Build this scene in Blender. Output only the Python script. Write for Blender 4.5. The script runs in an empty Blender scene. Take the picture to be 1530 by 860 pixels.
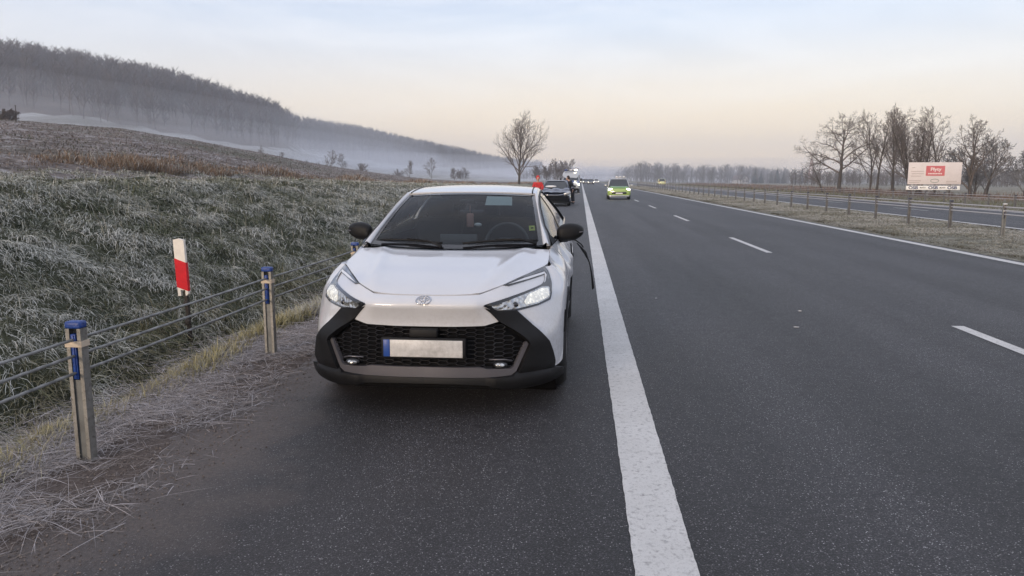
import bpy, bmesh, math, random
import numpy as np
from mathutils import Vector, Matrix
from mathutils.geometry import delaunay_2d_cdt

random.seed(7)
rng = np.random.default_rng(11)
R = math.radians
scene = bpy.context.scene
COL = scene.collection

# ------------------------------------------------------------------ camera
CAMH = 1.55
cam_d = bpy.data.cameras.new('camera')
cam = bpy.data.objects.new('camera', cam_d)
COL.objects.link(cam)
cam.location = (0, 0, CAMH)
cam.rotation_euler = (R(90 - 8.391), 0, R(5.269))
cam_d.sensor_width = 36
cam_d.lens = 26.0
cam_d.clip_start = 0.05
cam_d.clip_end = 6000
scene.camera = cam

# ------------------------------------------------------------------ world, sun, exposure
SUN_EL, SUN_AZ = R(9), R(205)            # azimuth clockwise from +Y: the low sun stands behind the camera, to its left
world = bpy.data.worlds.new('World')
scene.world = world
world.use_nodes = True
nt = world.node_tree
nt.nodes.clear()
N = nt.nodes.new
L = nt.links.new
w_out = N('ShaderNodeOutputWorld')
bg_sky = N('ShaderNodeBackground'); bg_sky.inputs['Strength'].default_value = 0.05
sky = N('ShaderNodeTexSky'); sky.sky_type = 'NISHITA'; sky.sun_disc = False
sky.sun_elevation = SUN_EL; sky.sun_rotation = SUN_AZ
sky.air_density = 1.0; sky.dust_density = 2.5; sky.ozone_density = 1.5
L(sky.outputs['Color'], bg_sky.inputs['Color'])
tc = N('ShaderNodeTexCoord')
sep = N('ShaderNodeSeparateXYZ'); L(tc.outputs['Generated'], sep.inputs[0])
ramp = N('ShaderNodeValToRGB'); L(sep.outputs['Z'], ramp.inputs[0])
cr = ramp.color_ramp
cr.elements[0].position = 0.0; cr.elements[0].color = (0.86, 0.68, 0.53, 1)
cr.elements[1].position = 1.0; cr.elements[1].color = (0.62, 0.65, 0.76, 1)
for p_, c_ in ((0.05, (0.83, 0.69, 0.57)), (0.11, (0.73, 0.67, 0.65)), (0.20, (0.565, 0.60, 0.70)), (0.34, (0.43, 0.49, 0.69)), (0.55, (0.58, 0.61, 0.73))):
    e = cr.elements.new(p_); e.color = (*c_, 1)
# thin high cloud streaks
mp = N('ShaderNodeMapping'); mp.inputs['Scale'].default_value = (1.6, 1.6, 9.0); mp.inputs['Rotation'].default_value = (0.10, 0.16, 0.5)
L(tc.outputs['Generated'], mp.inputs[0])
nz = N('ShaderNodeTexNoise'); nz.inputs['Scale'].default_value = 1.5; nz.inputs['Detail'].default_value = 7; nz.inputs['Roughness'].default_value = 0.6; nz.inputs['Distortion'].default_value = 0.6
L(mp.outputs[0], nz.inputs['Vector'])
cr2 = N('ShaderNodeValToRGB'); L(nz.outputs['Fac'], cr2.inputs[0])
cr2.color_ramp.elements[0].position = 0.42; cr2.color_ramp.elements[0].color = (0, 0, 0, 1)
cr2.color_ramp.elements[1].position = 0.70; cr2.color_ramp.elements[1].color = (0.85, 0.85, 0.85, 1)
mixc = N('ShaderNodeMix'); mixc.data_type = 'RGBA'
L(cr2.outputs[0], mixc.inputs['Factor']); L(ramp.outputs[0], mixc.inputs['A']); mixc.inputs['B'].default_value = (0.80, 0.78, 0.81, 1)
dt = N('ShaderNodeVectorMath'); dt.operation = 'DOT_PRODUCT'; dt.inputs[1].default_value = (0.10, 0.995, 0.0); L(tc.outputs['Generated'], dt.inputs[0])
m1 = N('ShaderNodeMapRange'); m1.inputs['From Min'].default_value = 0.72; m1.inputs['From Max'].default_value = 1.0; L(dt.outputs['Value'], m1.inputs['Value'])
m2 = N('ShaderNodeMapRange'); m2.inputs['From Min'].default_value = 0.20; m2.inputs['From Max'].default_value = 0.02; m2.interpolation_type = 'SMOOTHSTEP'; L(sep.outputs['Z'], m2.inputs['Value'])
m3 = N('ShaderNodeMath'); m3.operation = 'MULTIPLY'; L(m1.outputs[0], m3.inputs[0]); L(m2.outputs[0], m3.inputs[1])
m4 = N('ShaderNodeMath'); m4.operation = 'MULTIPLY'; L(m3.outputs[0], m4.inputs[0]); m4.inputs[1].default_value = 0.95
glow = N('ShaderNodeMix'); glow.data_type = 'RGBA'; L(m4.outputs[0], glow.inputs['Factor']); L(mixc.outputs['Result'], glow.inputs['A']); glow.inputs['B'].default_value = (1.02, 0.77, 0.50, 1)
bg_veil = N('ShaderNodeBackground'); bg_veil.inputs['Strength'].default_value = 0.84
L(glow.outputs['Result'], bg_veil.inputs['Color'])
addw = N('ShaderNodeAddShader'); L(bg_sky.outputs[0], addw.inputs[0]); L(bg_veil.outputs[0], addw.inputs[1])
L(addw.outputs[0], w_out.inputs['Surface'])

sun_d = bpy.data.lights.new('sun', 'SUN')
sun = bpy.data.objects.new('sun', sun_d); COL.objects.link(sun)
sun_d.energy = 1.7; sun_d.angle = R(14); sun_d.color = (1.0, 0.80, 0.62)
sd = Vector((math.sin(SUN_AZ) * math.cos(SUN_EL), math.cos(SUN_AZ) * math.cos(SUN_EL), math.sin(SUN_EL)))
sun.rotation_euler = sd.to_track_quat('Z', 'Y').to_euler()

vs = scene.view_settings
vs.view_transform = 'Standard'; vs.look = 'None'; vs.gamma = 1.0; vs.use_curve_mapping = False
vs.exposure = 0.42
cy = scene.cycles
cy.max_bounces = 8; cy.diffuse_bounces = 3; cy.glossy_bounces = 4; cy.transmission_bounces = 4
cy.transparent_max_bounces = 24; cy.volume_bounces = 4
cy.use_denoising = True
cy.sample_clamp_indirect = 4.0

# ------------------------------------------------------------------ materials
def mat(name, color, rough=0.6, metal=0.0, coat=0.0, spec=0.5, var=0.0, scale=6.0, bump=0.0, bscale=40.0, emit=None, estr=0.0):
    m = bpy.data.materials.new(name); m.use_nodes = True
    t = m.node_tree; b = t.nodes['Principled BSDF']
    b.inputs['Base Color'].default_value = (*color, 1); b.inputs['Roughness'].default_value = rough
    b.inputs['Metallic'].default_value = metal; b.inputs['Coat Weight'].default_value = coat
    b.inputs['Coat Roughness'].default_value = 0.04; b.inputs['Specular IOR Level'].default_value = spec
    if emit: b.inputs['Emission Color'].default_value = (*emit, 1); b.inputs['Emission Strength'].default_value = estr
    co = t.nodes.new('ShaderNodeTexCoord')
    if var > 0:
        n = t.nodes.new('ShaderNodeTexNoise'); n.inputs['Scale'].default_value = scale; n.inputs['Detail'].default_value = 5
        t.links.new(co.outputs['Object'], n.inputs['Vector'])
        mr = t.nodes.new('ShaderNodeMapRange'); mr.inputs['From Min'].default_value = 0.3; mr.inputs['From Max'].default_value = 0.7
        mr.inputs['To Min'].default_value = 1 - var; mr.inputs['To Max'].default_value = 1 + var
        t.links.new(n.outputs['Fac'], mr.inputs['Value'])
        mu = t.nodes.new('ShaderNodeMix'); mu.data_type = 'RGBA'; mu.blend_type = 'MULTIPLY'; mu.inputs['Factor'].default_value = 1
        mu.inputs['A'].default_value = (*color, 1); t.links.new(mr.outputs[0], mu.inputs['B'])
        t.links.new(mu.outputs['Result'], b.inputs['Base Color'])
    if bump > 0:
        n2 = t.nodes.new('ShaderNodeTexNoise'); n2.inputs['Scale'].default_value = bscale; n2.inputs['Detail'].default_value = 4
        t.links.new(co.outputs['Object'], n2.inputs['Vector'])
        bp = t.nodes.new('ShaderNodeBump'); bp.inputs['Strength'].default_value = bump; bp.inputs['Distance'].default_value = 0.02
        t.links.new(n2.outputs['Fac'], bp.inputs['Height']); t.links.new(bp.outputs[0], b.inputs['Normal'])
    return m

class NG:
    """small helper for writing node materials"""
    def __init__(s, name):
        s.m = bpy.data.materials.new(name); s.m.use_nodes = True
        s.t = s.m.node_tree; s.b = s.t.nodes['Principled BSDF']
    def n(s, typ, **kw):
        x = s.t.nodes.new(typ)
        for k, v in kw.items():
            if k in x.inputs: x.inputs[k].default_value = v
            else: setattr(x, k, v)
        return x
    def l(s, a, b): s.t.links.new(a, b)
    def noise(s, vec, scale, detail=4, rough=0.5, dist=0.0):
        x = s.n('ShaderNodeTexNoise', Scale=scale, Detail=detail, Roughness=rough, Distortion=dist); s.l(vec, x.inputs['Vector']); return x.outputs['Fac']
    def ramp(s, fac, *stops):
        x = s.n('ShaderNodeValToRGB'); s.l(fac, x.inputs[0]); e = x.color_ramp.elements
        e[0].position = stops[0][0]; e[0].color = (*stops[0][1], 1); e[1].position = stops[-1][0]; e[1].color = (*stops[-1][1], 1)
        for p, c in stops[1:-1]:
            q = e.new(p); q.color = (*c, 1)
        return x.outputs[0]
    def step(s, fac, a, b):
        return s.ramp(fac, (a, (0, 0, 0)), (b, (1, 1, 1)))
    def mix(s, f, a, b, mode='MIX'):
        x = s.n('ShaderNodeMix', data_type='RGBA', blend_type=mode)
        for v, k in ((f, 'Factor'), (a, 'A'), (b, 'B')):
            if isinstance(v, (int, float)): x.inputs[k].default_value = v
            elif isinstance(v, tuple): x.inputs[k].default_value = (*v, 1)
            else: s.l(v, x.inputs[k])
        return x.outputs['Result']
    def math(s, op, a, b=0.0):
        x = s.n('ShaderNodeMath', operation=op)
        for i, v in enumerate((a, b)):
            if isinstance(v, (int, float)): x.inputs[i].default_value = v
            else: s.l(v, x.inputs[i])
        return x.outputs[0]
    def bump(s, h, strength, dist=0.02):
        x = s.n('ShaderNodeBump', Strength=strength, Distance=dist); s.l(h, x.inputs['Height']); s.l(x.outputs[0], s.b.inputs['Normal']); return x

# ------------------------------------------------------------------ object helpers
def link(name, me, m=None, parent=None):
    o = bpy.data.objects.new(name, me); COL.objects.link(o)
    if m is not None: me.materials.append(m)
    if parent is not None: o.parent = parent
    return o
def tag(o, label=None, cat=None, group=None, kind=None):
    if label: o['label'] = label
    if cat: o['category'] = cat
    if group: o['group'] = group
    if kind: o['kind'] = kind
    return o
def thing(name, label, cat, loc=(0, 0, 0), rot=(0, 0, 0), group=None):
    o = bpy.data.objects.new(name, None); COL.objects.link(o)
    o.location = loc; o.rotation_euler = rot; o.empty_display_size = 0.2
    return tag(o, label, cat, group)
def dup(root, loc, rotz=0.0, label=None, group=None, scale=None):
    r = root.copy(); COL.objects.link(r); r.location = loc; r.rotation_euler = (root.rotation_euler[0], root.rotation_euler[1], rotz)
    if scale: r.scale = (scale,) * 3
    if label: r['label'] = label
    if group: r['group'] = group
    for ch in list(root.children):
        c = ch.copy(); COL.objects.link(c); c.parent = r
        for g in list(ch.children):
            d = g.copy(); COL.objects.link(d); d.parent = c
    return r
def np_mesh(name, V, Fl, smooth=False):
    """V (n,3) array, Fl list of face arrays each (m,k)"""
    me = bpy.data.meshes.new(name)
    V = np.asarray(V, np.float32)
    me.vertices.add(len(V)); me.vertices.foreach_set('co', V.ravel())
    nl = sum(f.size for f in Fl); nf = sum(len(f) for f in Fl)
    me.loops.add(nl); me.polygons.add(nf)
    li = np.concatenate([f.ravel() for f in Fl]).astype(np.int32)
    ls = []; st = 0
    for f in Fl:
        ls.append(st + np.arange(len(f)) * f.shape[1]); st += f.size
    me.loops.foreach_set('vertex_index', li)
    me.polygons.foreach_set('loop_start', np.concatenate(ls).astype(np.int32))
    me.polygons.foreach_set('use_smooth', np.full(nf, smooth))
    me.update(calc_edges=True); me.validate()
    return me
def set_attr(me, C, name='tint'):
    a = me.color_attributes.new(name, 'FLOAT_COLOR', 'POINT')
    c = np.ones((len(C), 4), np.float32); c[:, :3] = C
    a.data.foreach_set('color', c.ravel())

class MB:
    """collects shapes; build() links them as one mesh object"""
    def __init__(s): s.v = []; s.f = []; s.sm = []; s.mi = []; s.cur = 0
    def add(s, vs, fs, smooth=False):
        o = len(s.v); s.v += [tuple(v) for v in vs]
        for f in fs: s.f.append(tuple(i + o for i in f)); s.sm.append(smooth); s.mi.append(s.cur)
        return s
    def box(s, c, d, rz=0.0, bev=0.0, M=None):
        x, y, z = (q / 2 for q in d)
        if bev > 0:
            bm = bmesh.new(); bmesh.ops.create_cube(bm, size=1)
            for v in bm.verts: v.co = Vector((v.co.x * d[0], v.co.y * d[1], v.co.z * d[2]))
            bmesh.ops.bevel(bm, geom=bm.edges[:], offset=bev, segments=2, affect='EDGES', profile=0.5)
            bm.verts.index_update(); vs = [v.co.copy() for v in bm.verts]; fs = [[v.index for v in f.verts] for f in bm.faces]; bm.free()
        else:
            vs = [Vector(q) for q in ((-x, -y, -z), (x, -y, -z), (x, y, -z), (-x, y, -z), (-x, -y, z), (x, -y, z), (x, y, z), (-x, y, z))]
            fs = [(0, 3, 2, 1), (4, 5, 6, 7), (0, 1, 5, 4), (1, 2, 6, 5), (2, 3, 7, 6), (3, 0, 4, 7)]
        T = Matrix.Translation(c) @ (M if M is not None else Matrix.Rotation(rz, 4, 'Z'))
        return s.add([T @ v for v in vs], fs, bev > 0)
    def tube(s, pts, r, k=8, caps=True, smooth=True):
        pts = [Vector(p) for p in pts]; n = len(pts); rr = r if hasattr(r, '__len__') else [r] * n
        vs = []; prev = None
        for i, p in enumerate(pts):
            d = (pts[min(i + 1, n - 1)] - pts[max(i - 1, 0)]).normalized()
            if prev is None:
                a = d.orthogonal().normalized()
            else:
                a = (prev - d * prev.dot(d)); a = a.normalized() if a.length > 1e-6 else d.orthogonal().normalized()
            prev = a; b = d.cross(a)
            for j in range(k):
                t = 2 * math.pi * j / k; vs.append(p + (a * math.cos(t) + b * math.sin(t)) * rr[i])
        fs = [(i * k + j, i * k + (j + 1) % k, (i + 1) * k + (j + 1) % k, (i + 1) * k + j) for i in range(n - 1) for j in range(k)]
        if caps: fs += [tuple(range(k))[::-1], tuple((n - 1) * k + j for j in range(k))]
        return s.add(vs, fs, smooth)
    def lathe(s, prof, axis='z', k=24, c=(0, 0, 0), smooth=True):
        vs = []; c = Vector(c)
        for r, h in prof:
            for j in range(k):
                t = 2 * math.pi * j / k; a, b = r * math.cos(t), r * math.sin(t)
                vs.append(c + Vector({'z': (a, b, h), 'x': (h, a, b), 'y': (a, h, b)}[axis]))
        n = len(prof)
        fs = [(i * k + j, i * k + (j + 1) % k, (i + 1) * k + (j + 1) % k, (i + 1) * k + j) for i in range(n - 1) for j in range(k)]
        return s.add(vs, fs, smooth)
    def prism(s, poly, ext, plane='xz', c=(0, 0, 0)):
        """polygon (2-D) extruded along the third axis between ext[0] and ext[1]"""
        c = Vector(c); f3 = {'xz': lambda a, b, h: (a, h, b), 'xy': lambda a, b, h: (a, b, h), 'yz': lambda a, b, h: (h, a, b)}[plane]
        n = len(poly); vs = [c + Vector(f3(a, b, e)) for e in ext for a, b in poly]
        fs = [tuple(range(n)), tuple(range(2 * n - 1, n - 1, -1))] + [(i, i + n, (i + 1) % n + n, (i + 1) % n) for i in range(n)]
        return s.add(vs, fs)
    def grid(s, P, smooth=True, flip=False, closed=False):
        """P[i][j] points"""
        n, m = len(P), len(P[0]); vs = [q for r in P for q in r]; fs = []
        for i in range(n - 1):
            for j in range(m if closed else m - 1):
                q = (i * m + j, i * m + (j + 1) % m, (i + 1) * m + (j + 1) % m, (i + 1) * m + j)
                fs.append(q[::-1] if flip else q)
        return s.add(vs, fs, smooth)
    def ell(s, c, r, k=16, n=10, M=None):
        vs = []; c = Vector(c)
        for i in range(n + 1):
            a = math.pi * i / n
            for j in range(k):
                t = 2 * math.pi * j / k; v = Vector((math.sin(a) * math.cos(t) * r[0], math.sin(a) * math.sin(t) * r[1], math.cos(a) * r[2]))
                vs.append(c + (M @ v if M is not None else v))
        fs = [(i * k + j, (i + 1) * k + j, (i + 1) * k + (j + 1) % k, i * k + (j + 1) % k) for i in range(n) for j in range(k)]
        return s.add(vs, fs, True)
    def build(s, name, mats, parent=None, recalc=True):
        me = bpy.data.meshes.new(name); me.from_pydata([tuple(v) for v in s.v], [], s.f)
        ms = mats if isinstance(mats, (list, tuple)) else [mats]
        for m in ms: me.materials.append(m)
        me.polygons.foreach_set('use_smooth', s.sm)
        if len(ms) > 1: me.polygons.foreach_set('material_index', s.mi)
        if recalc:
            bm = bmesh.new(); bm.from_mesh(me); bmesh.ops.remove_doubles(bm, verts=bm.verts, dist=1e-5)
            bmesh.ops.recalc_face_normals(bm, faces=bm.faces); bm.to_mesh(me); bm.free()
        me.update()
        return link(name, me, None, parent)
def struct(o): o['kind'] = 'structure'; return o
def stuff(o): o['kind'] = 'stuff'; return o
def sstep(x, a, b):
    t = np.clip((np.asarray(x, float) - a) / (b - a), 0, 1); return t * t * (3 - 2 * t)
def vnoise(X, Y, seed=0):
    """cheap smooth 2-D value noise for numpy arrays, 0..1"""
    xi = np.floor(X).astype(np.int64); yi = np.floor(Y).astype(np.int64); xf = X - xi; yf = Y - yi
    def h(a, b):
        n = (a * 374761393 + b * 668265263 + seed * 982451653) & 0x7fffffff
        n = ((n ^ (n >> 13)) * 1274126177) & 0x7fffffff
        return ((n ^ (n >> 16)) & 0xffff) / 65535.0
    u = xf * xf * (3 - 2 * xf); v = yf * yf * (3 - 2 * yf)
    return (h(xi, yi) * (1 - u) + h(xi + 1, yi) * u) * (1 - v) + (h(xi, yi + 1) * (1 - u) + h(xi + 1, yi + 1) * u) * v
def fbm(X, Y, o=4, seed=0):
    s = 0; a = 0.5; t = 0
    for i in range(o): s = s + a * vnoise(X * 2 ** i, Y * 2 ** i, seed + i); t += a; a *= 0.5
    return s / t
# ------------------------------------------------------------------ terrain
def lerp(x, xs, ys): return np.interp(x, xs, ys)
XS = [-9.6, -9.0, -8.2, -7.2, -6, -5, -4.15, -3.88, -3.66, -3.45, -3.2, -2.8, -2.38, -2.12]
ZS = [1.58, 1.55, 1.42, 1.12, 0.80, 0.40, 0.03, -0.17, -0.31, -0.22, -0.06, 0.010, 0.008, -0.03]
RX = [8.2, 8.36, 8.6, 9.5, 10.8, 12.4, 13.2, 13.4, 13.6, 20.4, 20.6, 20.9, 22, 24, 27, 31, 40, 60, 200, 2000]
RZ = [-0.05, 0.01, 0.03, 0.07, 0.10, 0.06, 0.015, -0.03, -0.05, -0.05, -0.02, 0.01, 0.06, 0.12, 0.25, 0.15, -0.3, -0.9, -1.2, -1.0]
def crest(Y): return lerp(Y, [-80, 18, 35, 60, 110, 250, 600], [1.0, 0.97, 0.84, 0.68, 0.43, 0.30, 0.2])
TH_F = [-40, 0, 7.58, 11.15, 13.67, 17.62, 20.02, 23.28, 28.15, 32.69, 39.37, 48.51, 90, 180]
RR_F = [200, 200, 200, 180, 165, 150, 140, 125, 112, 105, 95, 90, 90, 90]
ZR_F = [0.6, 0.6, 0.84, 1.39, 2.13, 3.49, 4.3, 5.43, 6.72, 7.6, 7.54, 7.68, 7.7, 7.7]
TH_H = [0, 1.94, 6.55, 9.1, 13.65, 16.6, 20.43, 21.85, 23.2, 29.3, 35.6, 39.2, 48.4, 70, 180]
RFT = [800, 800, 750, 700, 650, 600, 500, 400, 380, 330, 300, 300, 300, 300, 300]
ZFT = [1.0, 4.0, 7.5, 10.8, 14.0, 16.6, 19.0, 16.7, 17.1, 19.3, 22.6, 23.0, 22.0, 20, 20]
RSK = [1200, 1200, 1150, 1100, 1050, 1000, 900, 650, 620, 580, 560, 560, 560, 560, 560]
ZSK = [1.0, 6.8, 19.8, 30.6, 45.4, 53.3, 54.2, 42.0, 47.5, 61.1, 66.2, 69.7, 68, 66, 60]
def tussock(X, Y): return np.clip(0.55 * fbm(X * 2.4 + 3, Y * 1.9, 3, 22) + 0.45 * fbm(X * 5.4, Y * 4.6 + 8, 2, 23), 0, 1)
def height(X, Y):
    X = np.asarray(X, float); Y = np.asarray(Y, float)
    zl = lerp(X, XS, ZS); zl = np.where(zl > 0.02, zl * crest(Y), zl)
    zr = lerp(X, RX, RZ)
    mid = np.full_like(X, -0.05)
    z = np.where(X < -2.12, zl, np.where(X > 8.2, zr, mid))
    # the fields and hills beyond the bank
    far = X < -9.6
    th = np.degrees(np.arctan2(-X, np.maximum(Y, -1e9))); th = np.where(far, th, 30); r = np.hypot(X, Y)
    r0 = 9.6 / np.maximum(np.sin(np.radians(np.clip(th, 0.3, 179.7))), 1e-4); zc = ZS[0] * crest(Y)
    rr = lerp(th, TH_F, RR_F); zr_ = lerp(th, TH_F, ZR_F); rr = np.maximum(rr, r0 * 1.3)
    t = np.clip((r - r0) / (rr - r0), 0, 1)
    e = t * (1.35 - 0.35 * t) - 0.0
    zf = zc + (zr_ - zc) * e
    rf = lerp(th, TH_H, RFT); zft = lerp(th, TH_H, ZFT); rs = lerp(th, TH_H, RSK); zs = lerp(th, TH_H, ZSK)
    rf = np.maximum(rf, rr * 1.6); rs = np.maximum(rs, rf * 1.25)
    rv = rr + (rf - rr) * 0.35; zv = np.minimum(zr_ - 3.5, 2.5)
    zv = np.where(th < 14, lerp(th, [0, 8, 14], [0.2, 0.4, 0.2]), zv)
    zz = np.where(r < rr, zf, 0)
    a = sstep(r, rr, rv); zz = np.where((r >= rr) & (r < rv), zr_ + (zv - zr_) * a, zz)
    b = np.clip((r - rv) / (rf - rv), 0, 1); zz = np.where((r >= rv) & (r < rf), zv + (zft - zv) * b ** 1.15, zz)
    c = np.clip((r - rf) / (rs - rf), 0, 1); zz = np.where((r >= rf) & (r < rs), zft + (zs - zft) * (c * (1.3 - 0.3 * c)), zz)
    zz = np.where(r >= rs, zs * np.clip(1 - (r - rs) / 500, 0.15, 1), zz)
    zz = zz + (fbm(X * 0.012 + 50, Y * 0.012 + 9, 3, 5) - 0.5) * np.clip((r - 230) / 60, 0, 3)
    z = np.where(far, zz, z)
    n1 = (fbm(X * 1.7 + 40, Y * 1.7 + 80, 4, 3) - 0.5)
    amp = np.where((X < -3.2) & (X > -9.6), 0.16, np.where(far & (r < rr), 0.22, np.where((X > 8.7) & (X < 13.1), 0.07, np.where(X > 22, 0.1, np.where((X < -2.11), 0.035, 0.0)))))
    tus = np.where((X < -3.7) & (X > -10.6), 0.30 * (tussock(X, Y) - 0.5) * sstep(X, -3.7, -4.1), 0.0)
    return z + n1 * amp + tus
def geom_steps(a, b, s0, g):
    out = [a]; s = s0
    while out[-1] < b: out.append(out[-1] + s); s *= g
    return out
gx = sorted(set([round(v, 3) for v in
     [-v for v in geom_steps(9.6, 1480, 0.35, 1.045)] + list(np.arange(-9.6, -2.14, 0.12)) + [-2.12, 8.2, 8.36] + list(np.arange(8.5, 13.4, 0.25)) + [13.4, 13.6, 20.4, 20.6]
     + geom_steps(20.9, 1480, 0.5, 1.09)]))
gy = [round(-v, 3) for v in geom_steps(2, 120, 1.0, 1.25)][::-1] + geom_steps(-1.0, 1950, 0.14, 1.0185)
gx = np.array(gx); gy = np.array(gy)
GX, GY = np.meshgrid(gx, gy, indexing='ij')
GZ = height(GX, GY)
GV = np.stack([GX, GY, GZ], -1).reshape(-1, 3)
ni, nj = GX.shape
qi, qj = np.meshgrid(np.arange(ni - 1), np.arange(nj - 1), indexing='ij')
Q = np.stack([qi * nj + qj, (qi + 1) * nj + qj, (qi + 1) * nj + qj + 1, qi * nj + qj + 1], -1).reshape(-1, 4)
cxm = GV[Q].mean(1); cX, cY = cxm[:, 0], cxm[:, 1]
cth = np.degrees(np.arctan2(-cX, cY)); cr_ = np.hypot(cX, cY)
rr_c = np.maximum(lerp(cth, TH_F, RR_F), 9.6 / np.maximum(np.sin(np.radians(np.clip(cth, 0.3, 179.7))), 1e-4) * 1.3)

def soil_verge():
    g = NG('verge_soil'); tc = g.n('ShaderNodeTexCoord').outputs['Object']
    f1 = g.noise(tc, 3.0, 6, 0.65); f2 = g.noise(tc, 60.0, 5, 0.7)
    c = g.ramp(g.noise(tc, 45, 4, 0.7), (0.3, (0.060, 0.047, 0.041)), (0.7, (0.135, 0.108, 0.095)))
    c = g.mix(g.step(f2, 0.56, 0.75), c, (0.24, 0.205, 0.185))
    g.l(c, g.b.inputs['Base Color']); g.b.inputs['Roughness'].default_value = 0.95; g.b.inputs['Specular IOR Level'].default_value = 0.2
    g.bump(f2, 0.5, 0.012); return g.m
def soil_bank():
    g = NG('bank_soil'); tc = g.n('ShaderNodeTexCoord').outputs['Object']
    f1 = g.noise(tc, 1.2, 5, 0.6); f2 = g.noise(tc, 25.0, 5, 0.7)
    c = g.ramp(f1, (0.35, (0.035, 0.042, 0.024)), (0.65, (0.085, 0.088, 0.055)))
    c = g.mix(g.step(f2, 0.52, 0.75), c, (0.20, 0.21, 0.19))
    g.l(c, g.b.inputs['Base Color']); g.b.inputs['Roughness'].default_value = 0.95; g.b.inputs['Specular IOR Level'].default_value = 0.1
    g.bump(f2, 1.0, 0.06); return g.m
def field_mat():
    g = NG('ploughed_soil'); tc = g.n('ShaderNodeTexCoord').outputs['Object']
    mp = g.n('ShaderNodeMapping'); mp.inputs['Rotation'].default_value = (0, 0, R(-52)); mp.inputs['Scale'].default_value = (1.0, 0.3, 1); g.l(tc, mp.inputs[0])
    f1 = g.noise(mp.outputs[0], 1.3, 6, 0.75); f2 = g.noise(tc, 2.2, 6, 0.75); f3 = g.noise(tc, 0.05, 3, 0.5)
    fm = g.math('ADD', g.math('MULTIPLY', f1, 0.5), g.math('MULTIPLY', f2, 0.5))
    c = g.ramp(fm, (0.40, (0.085, 0.070, 0.063)), (0.50, (0.23, 0.20, 0.185)), (0.58, (0.42, 0.40, 0.40)))
    c = g.mix(g.step(f3, 0.52, 0.70), c, (0.115, 0.125, 0.085))
    g.l(c, g.b.inputs['Base Color']); g.b.inputs['Roughness'].default_value = 0.95; g.b.inputs['Specular IOR Level'].default_value = 0.1
    g.bump(fm, 1.0, 0.5); return g.m
def hill_mat():
    g = NG('frosted_meadow'); tc = g.n('ShaderNodeTexCoord').outputs['Object']
    mp = g.n('ShaderNodeMapping'); mp.inputs['Rotation'].default_value = (0, 0, R(28)); mp.inputs['Scale'].default_value = (1.0, 0.15, 1); g.l(tc, mp.inputs[0])
    f1 = g.noise(mp.outputs[0], 0.045, 5, 0.6); f2 = g.noise(tc, 0.5, 5, 0.7)
    c = g.ramp(f1, (0.38, (0.13, 0.12, 0.095)), (0.50, (0.30, 0.30, 0.29)), (0.62, (0.42, 0.43, 0.44)))
    c = g.mix(g.step(f2, 0.5, 0.75), c, (0.13, 0.12, 0.10))
    g.l(c, g.b.inputs['Base Color']); g.b.inputs['Roughness'].default_value = 0.95; return g.m
def median_mat():
    g = NG('median_soil'); tc = g.n('ShaderNodeTexCoord').outputs['Object']
    f1 = g.noise(tc, 2.5, 6, 0.7); f2 = g.noise(tc, 22, 5, 0.7)
    c = g.ramp(f1, (0.3, (0.10, 0.088, 0.07)), (0.5, (0.19, 0.185, 0.15)), (0.7, (0.32, 0.31, 0.27)))
    c = g.mix(g.step(f2, 0.5, 0.7), c, (0.10, 0.10, 0.07))
    g.l(c, g.b.inputs['Base Color']); g.b.inputs['Roughness'].default_value = 0.95; g.b.inputs['Specular IOR Level'].default_value = 0.1
    g.bump(f1, 1.0, 0.15); return g.m
def meadow_mat():
    g = NG('meadow_grass'); tc = g.n('ShaderNodeTexCoord').outputs['Object']
    f1 = g.noise(tc, 0.12, 5, 0.6); f2 = g.noise(tc, 3.0, 6, 0.75)
    c = g.ramp(f1, (0.35, (0.11, 0.115, 0.07)), (0.5, (0.20, 0.18, 0.13)), (0.65, (0.27, 0.26, 0.23)))
    c = g.mix(g.step(f2, 0.5, 0.7), c, (0.13, 0.11, 0.085))
    g.l(c, g.b.inputs['Base Color']); g.b.inputs['Roughness'].default_value = 0.95; g.bump(f2, 1.0, 0.2); return g.m
def terrain_piece(name, mask, m):
    q = Q[mask]; u, inv = np.unique(q, return_inverse=True)
    me = np_mesh(name, GV[u], [inv.reshape(q.shape)], True)
    return struct(link(name, me, m))
terrain_piece('verge', (cX > -3.2) & (cX < 8.2), soil_verge())
terrain_piece('bank', (cX < -3.2) & (cX > -9.6), soil_bank())
fieldm = (cX < -9.6) & (cr_ < rr_c * 1.03) & (cth < 120)
terrain_piece('ploughed_field', fieldm, field_mat())
rf_c = np.interp(cth, TH_H, RFT)
woodm = (cX < -9.6) & (cr_ > rf_c * (1 + 0.10 * (fbm(cth * .3, cr_ * 0 + 4, 3, 2) - .5))) & (cth > 3)
terrain_piece('hillside', (cX < -9.6) & ~fieldm & ~woodm, hill_mat())
terrain_piece('forest_floor', woodm, mat('leaf_litter', (.085, .065, .052), .95, var=.3, scale=.08))
terrain_piece('median_strip', (cX > 8.2) & (cX < 13.5), median_mat())
terrain_piece('meadow', cX > 13.5, meadow_mat())

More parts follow.
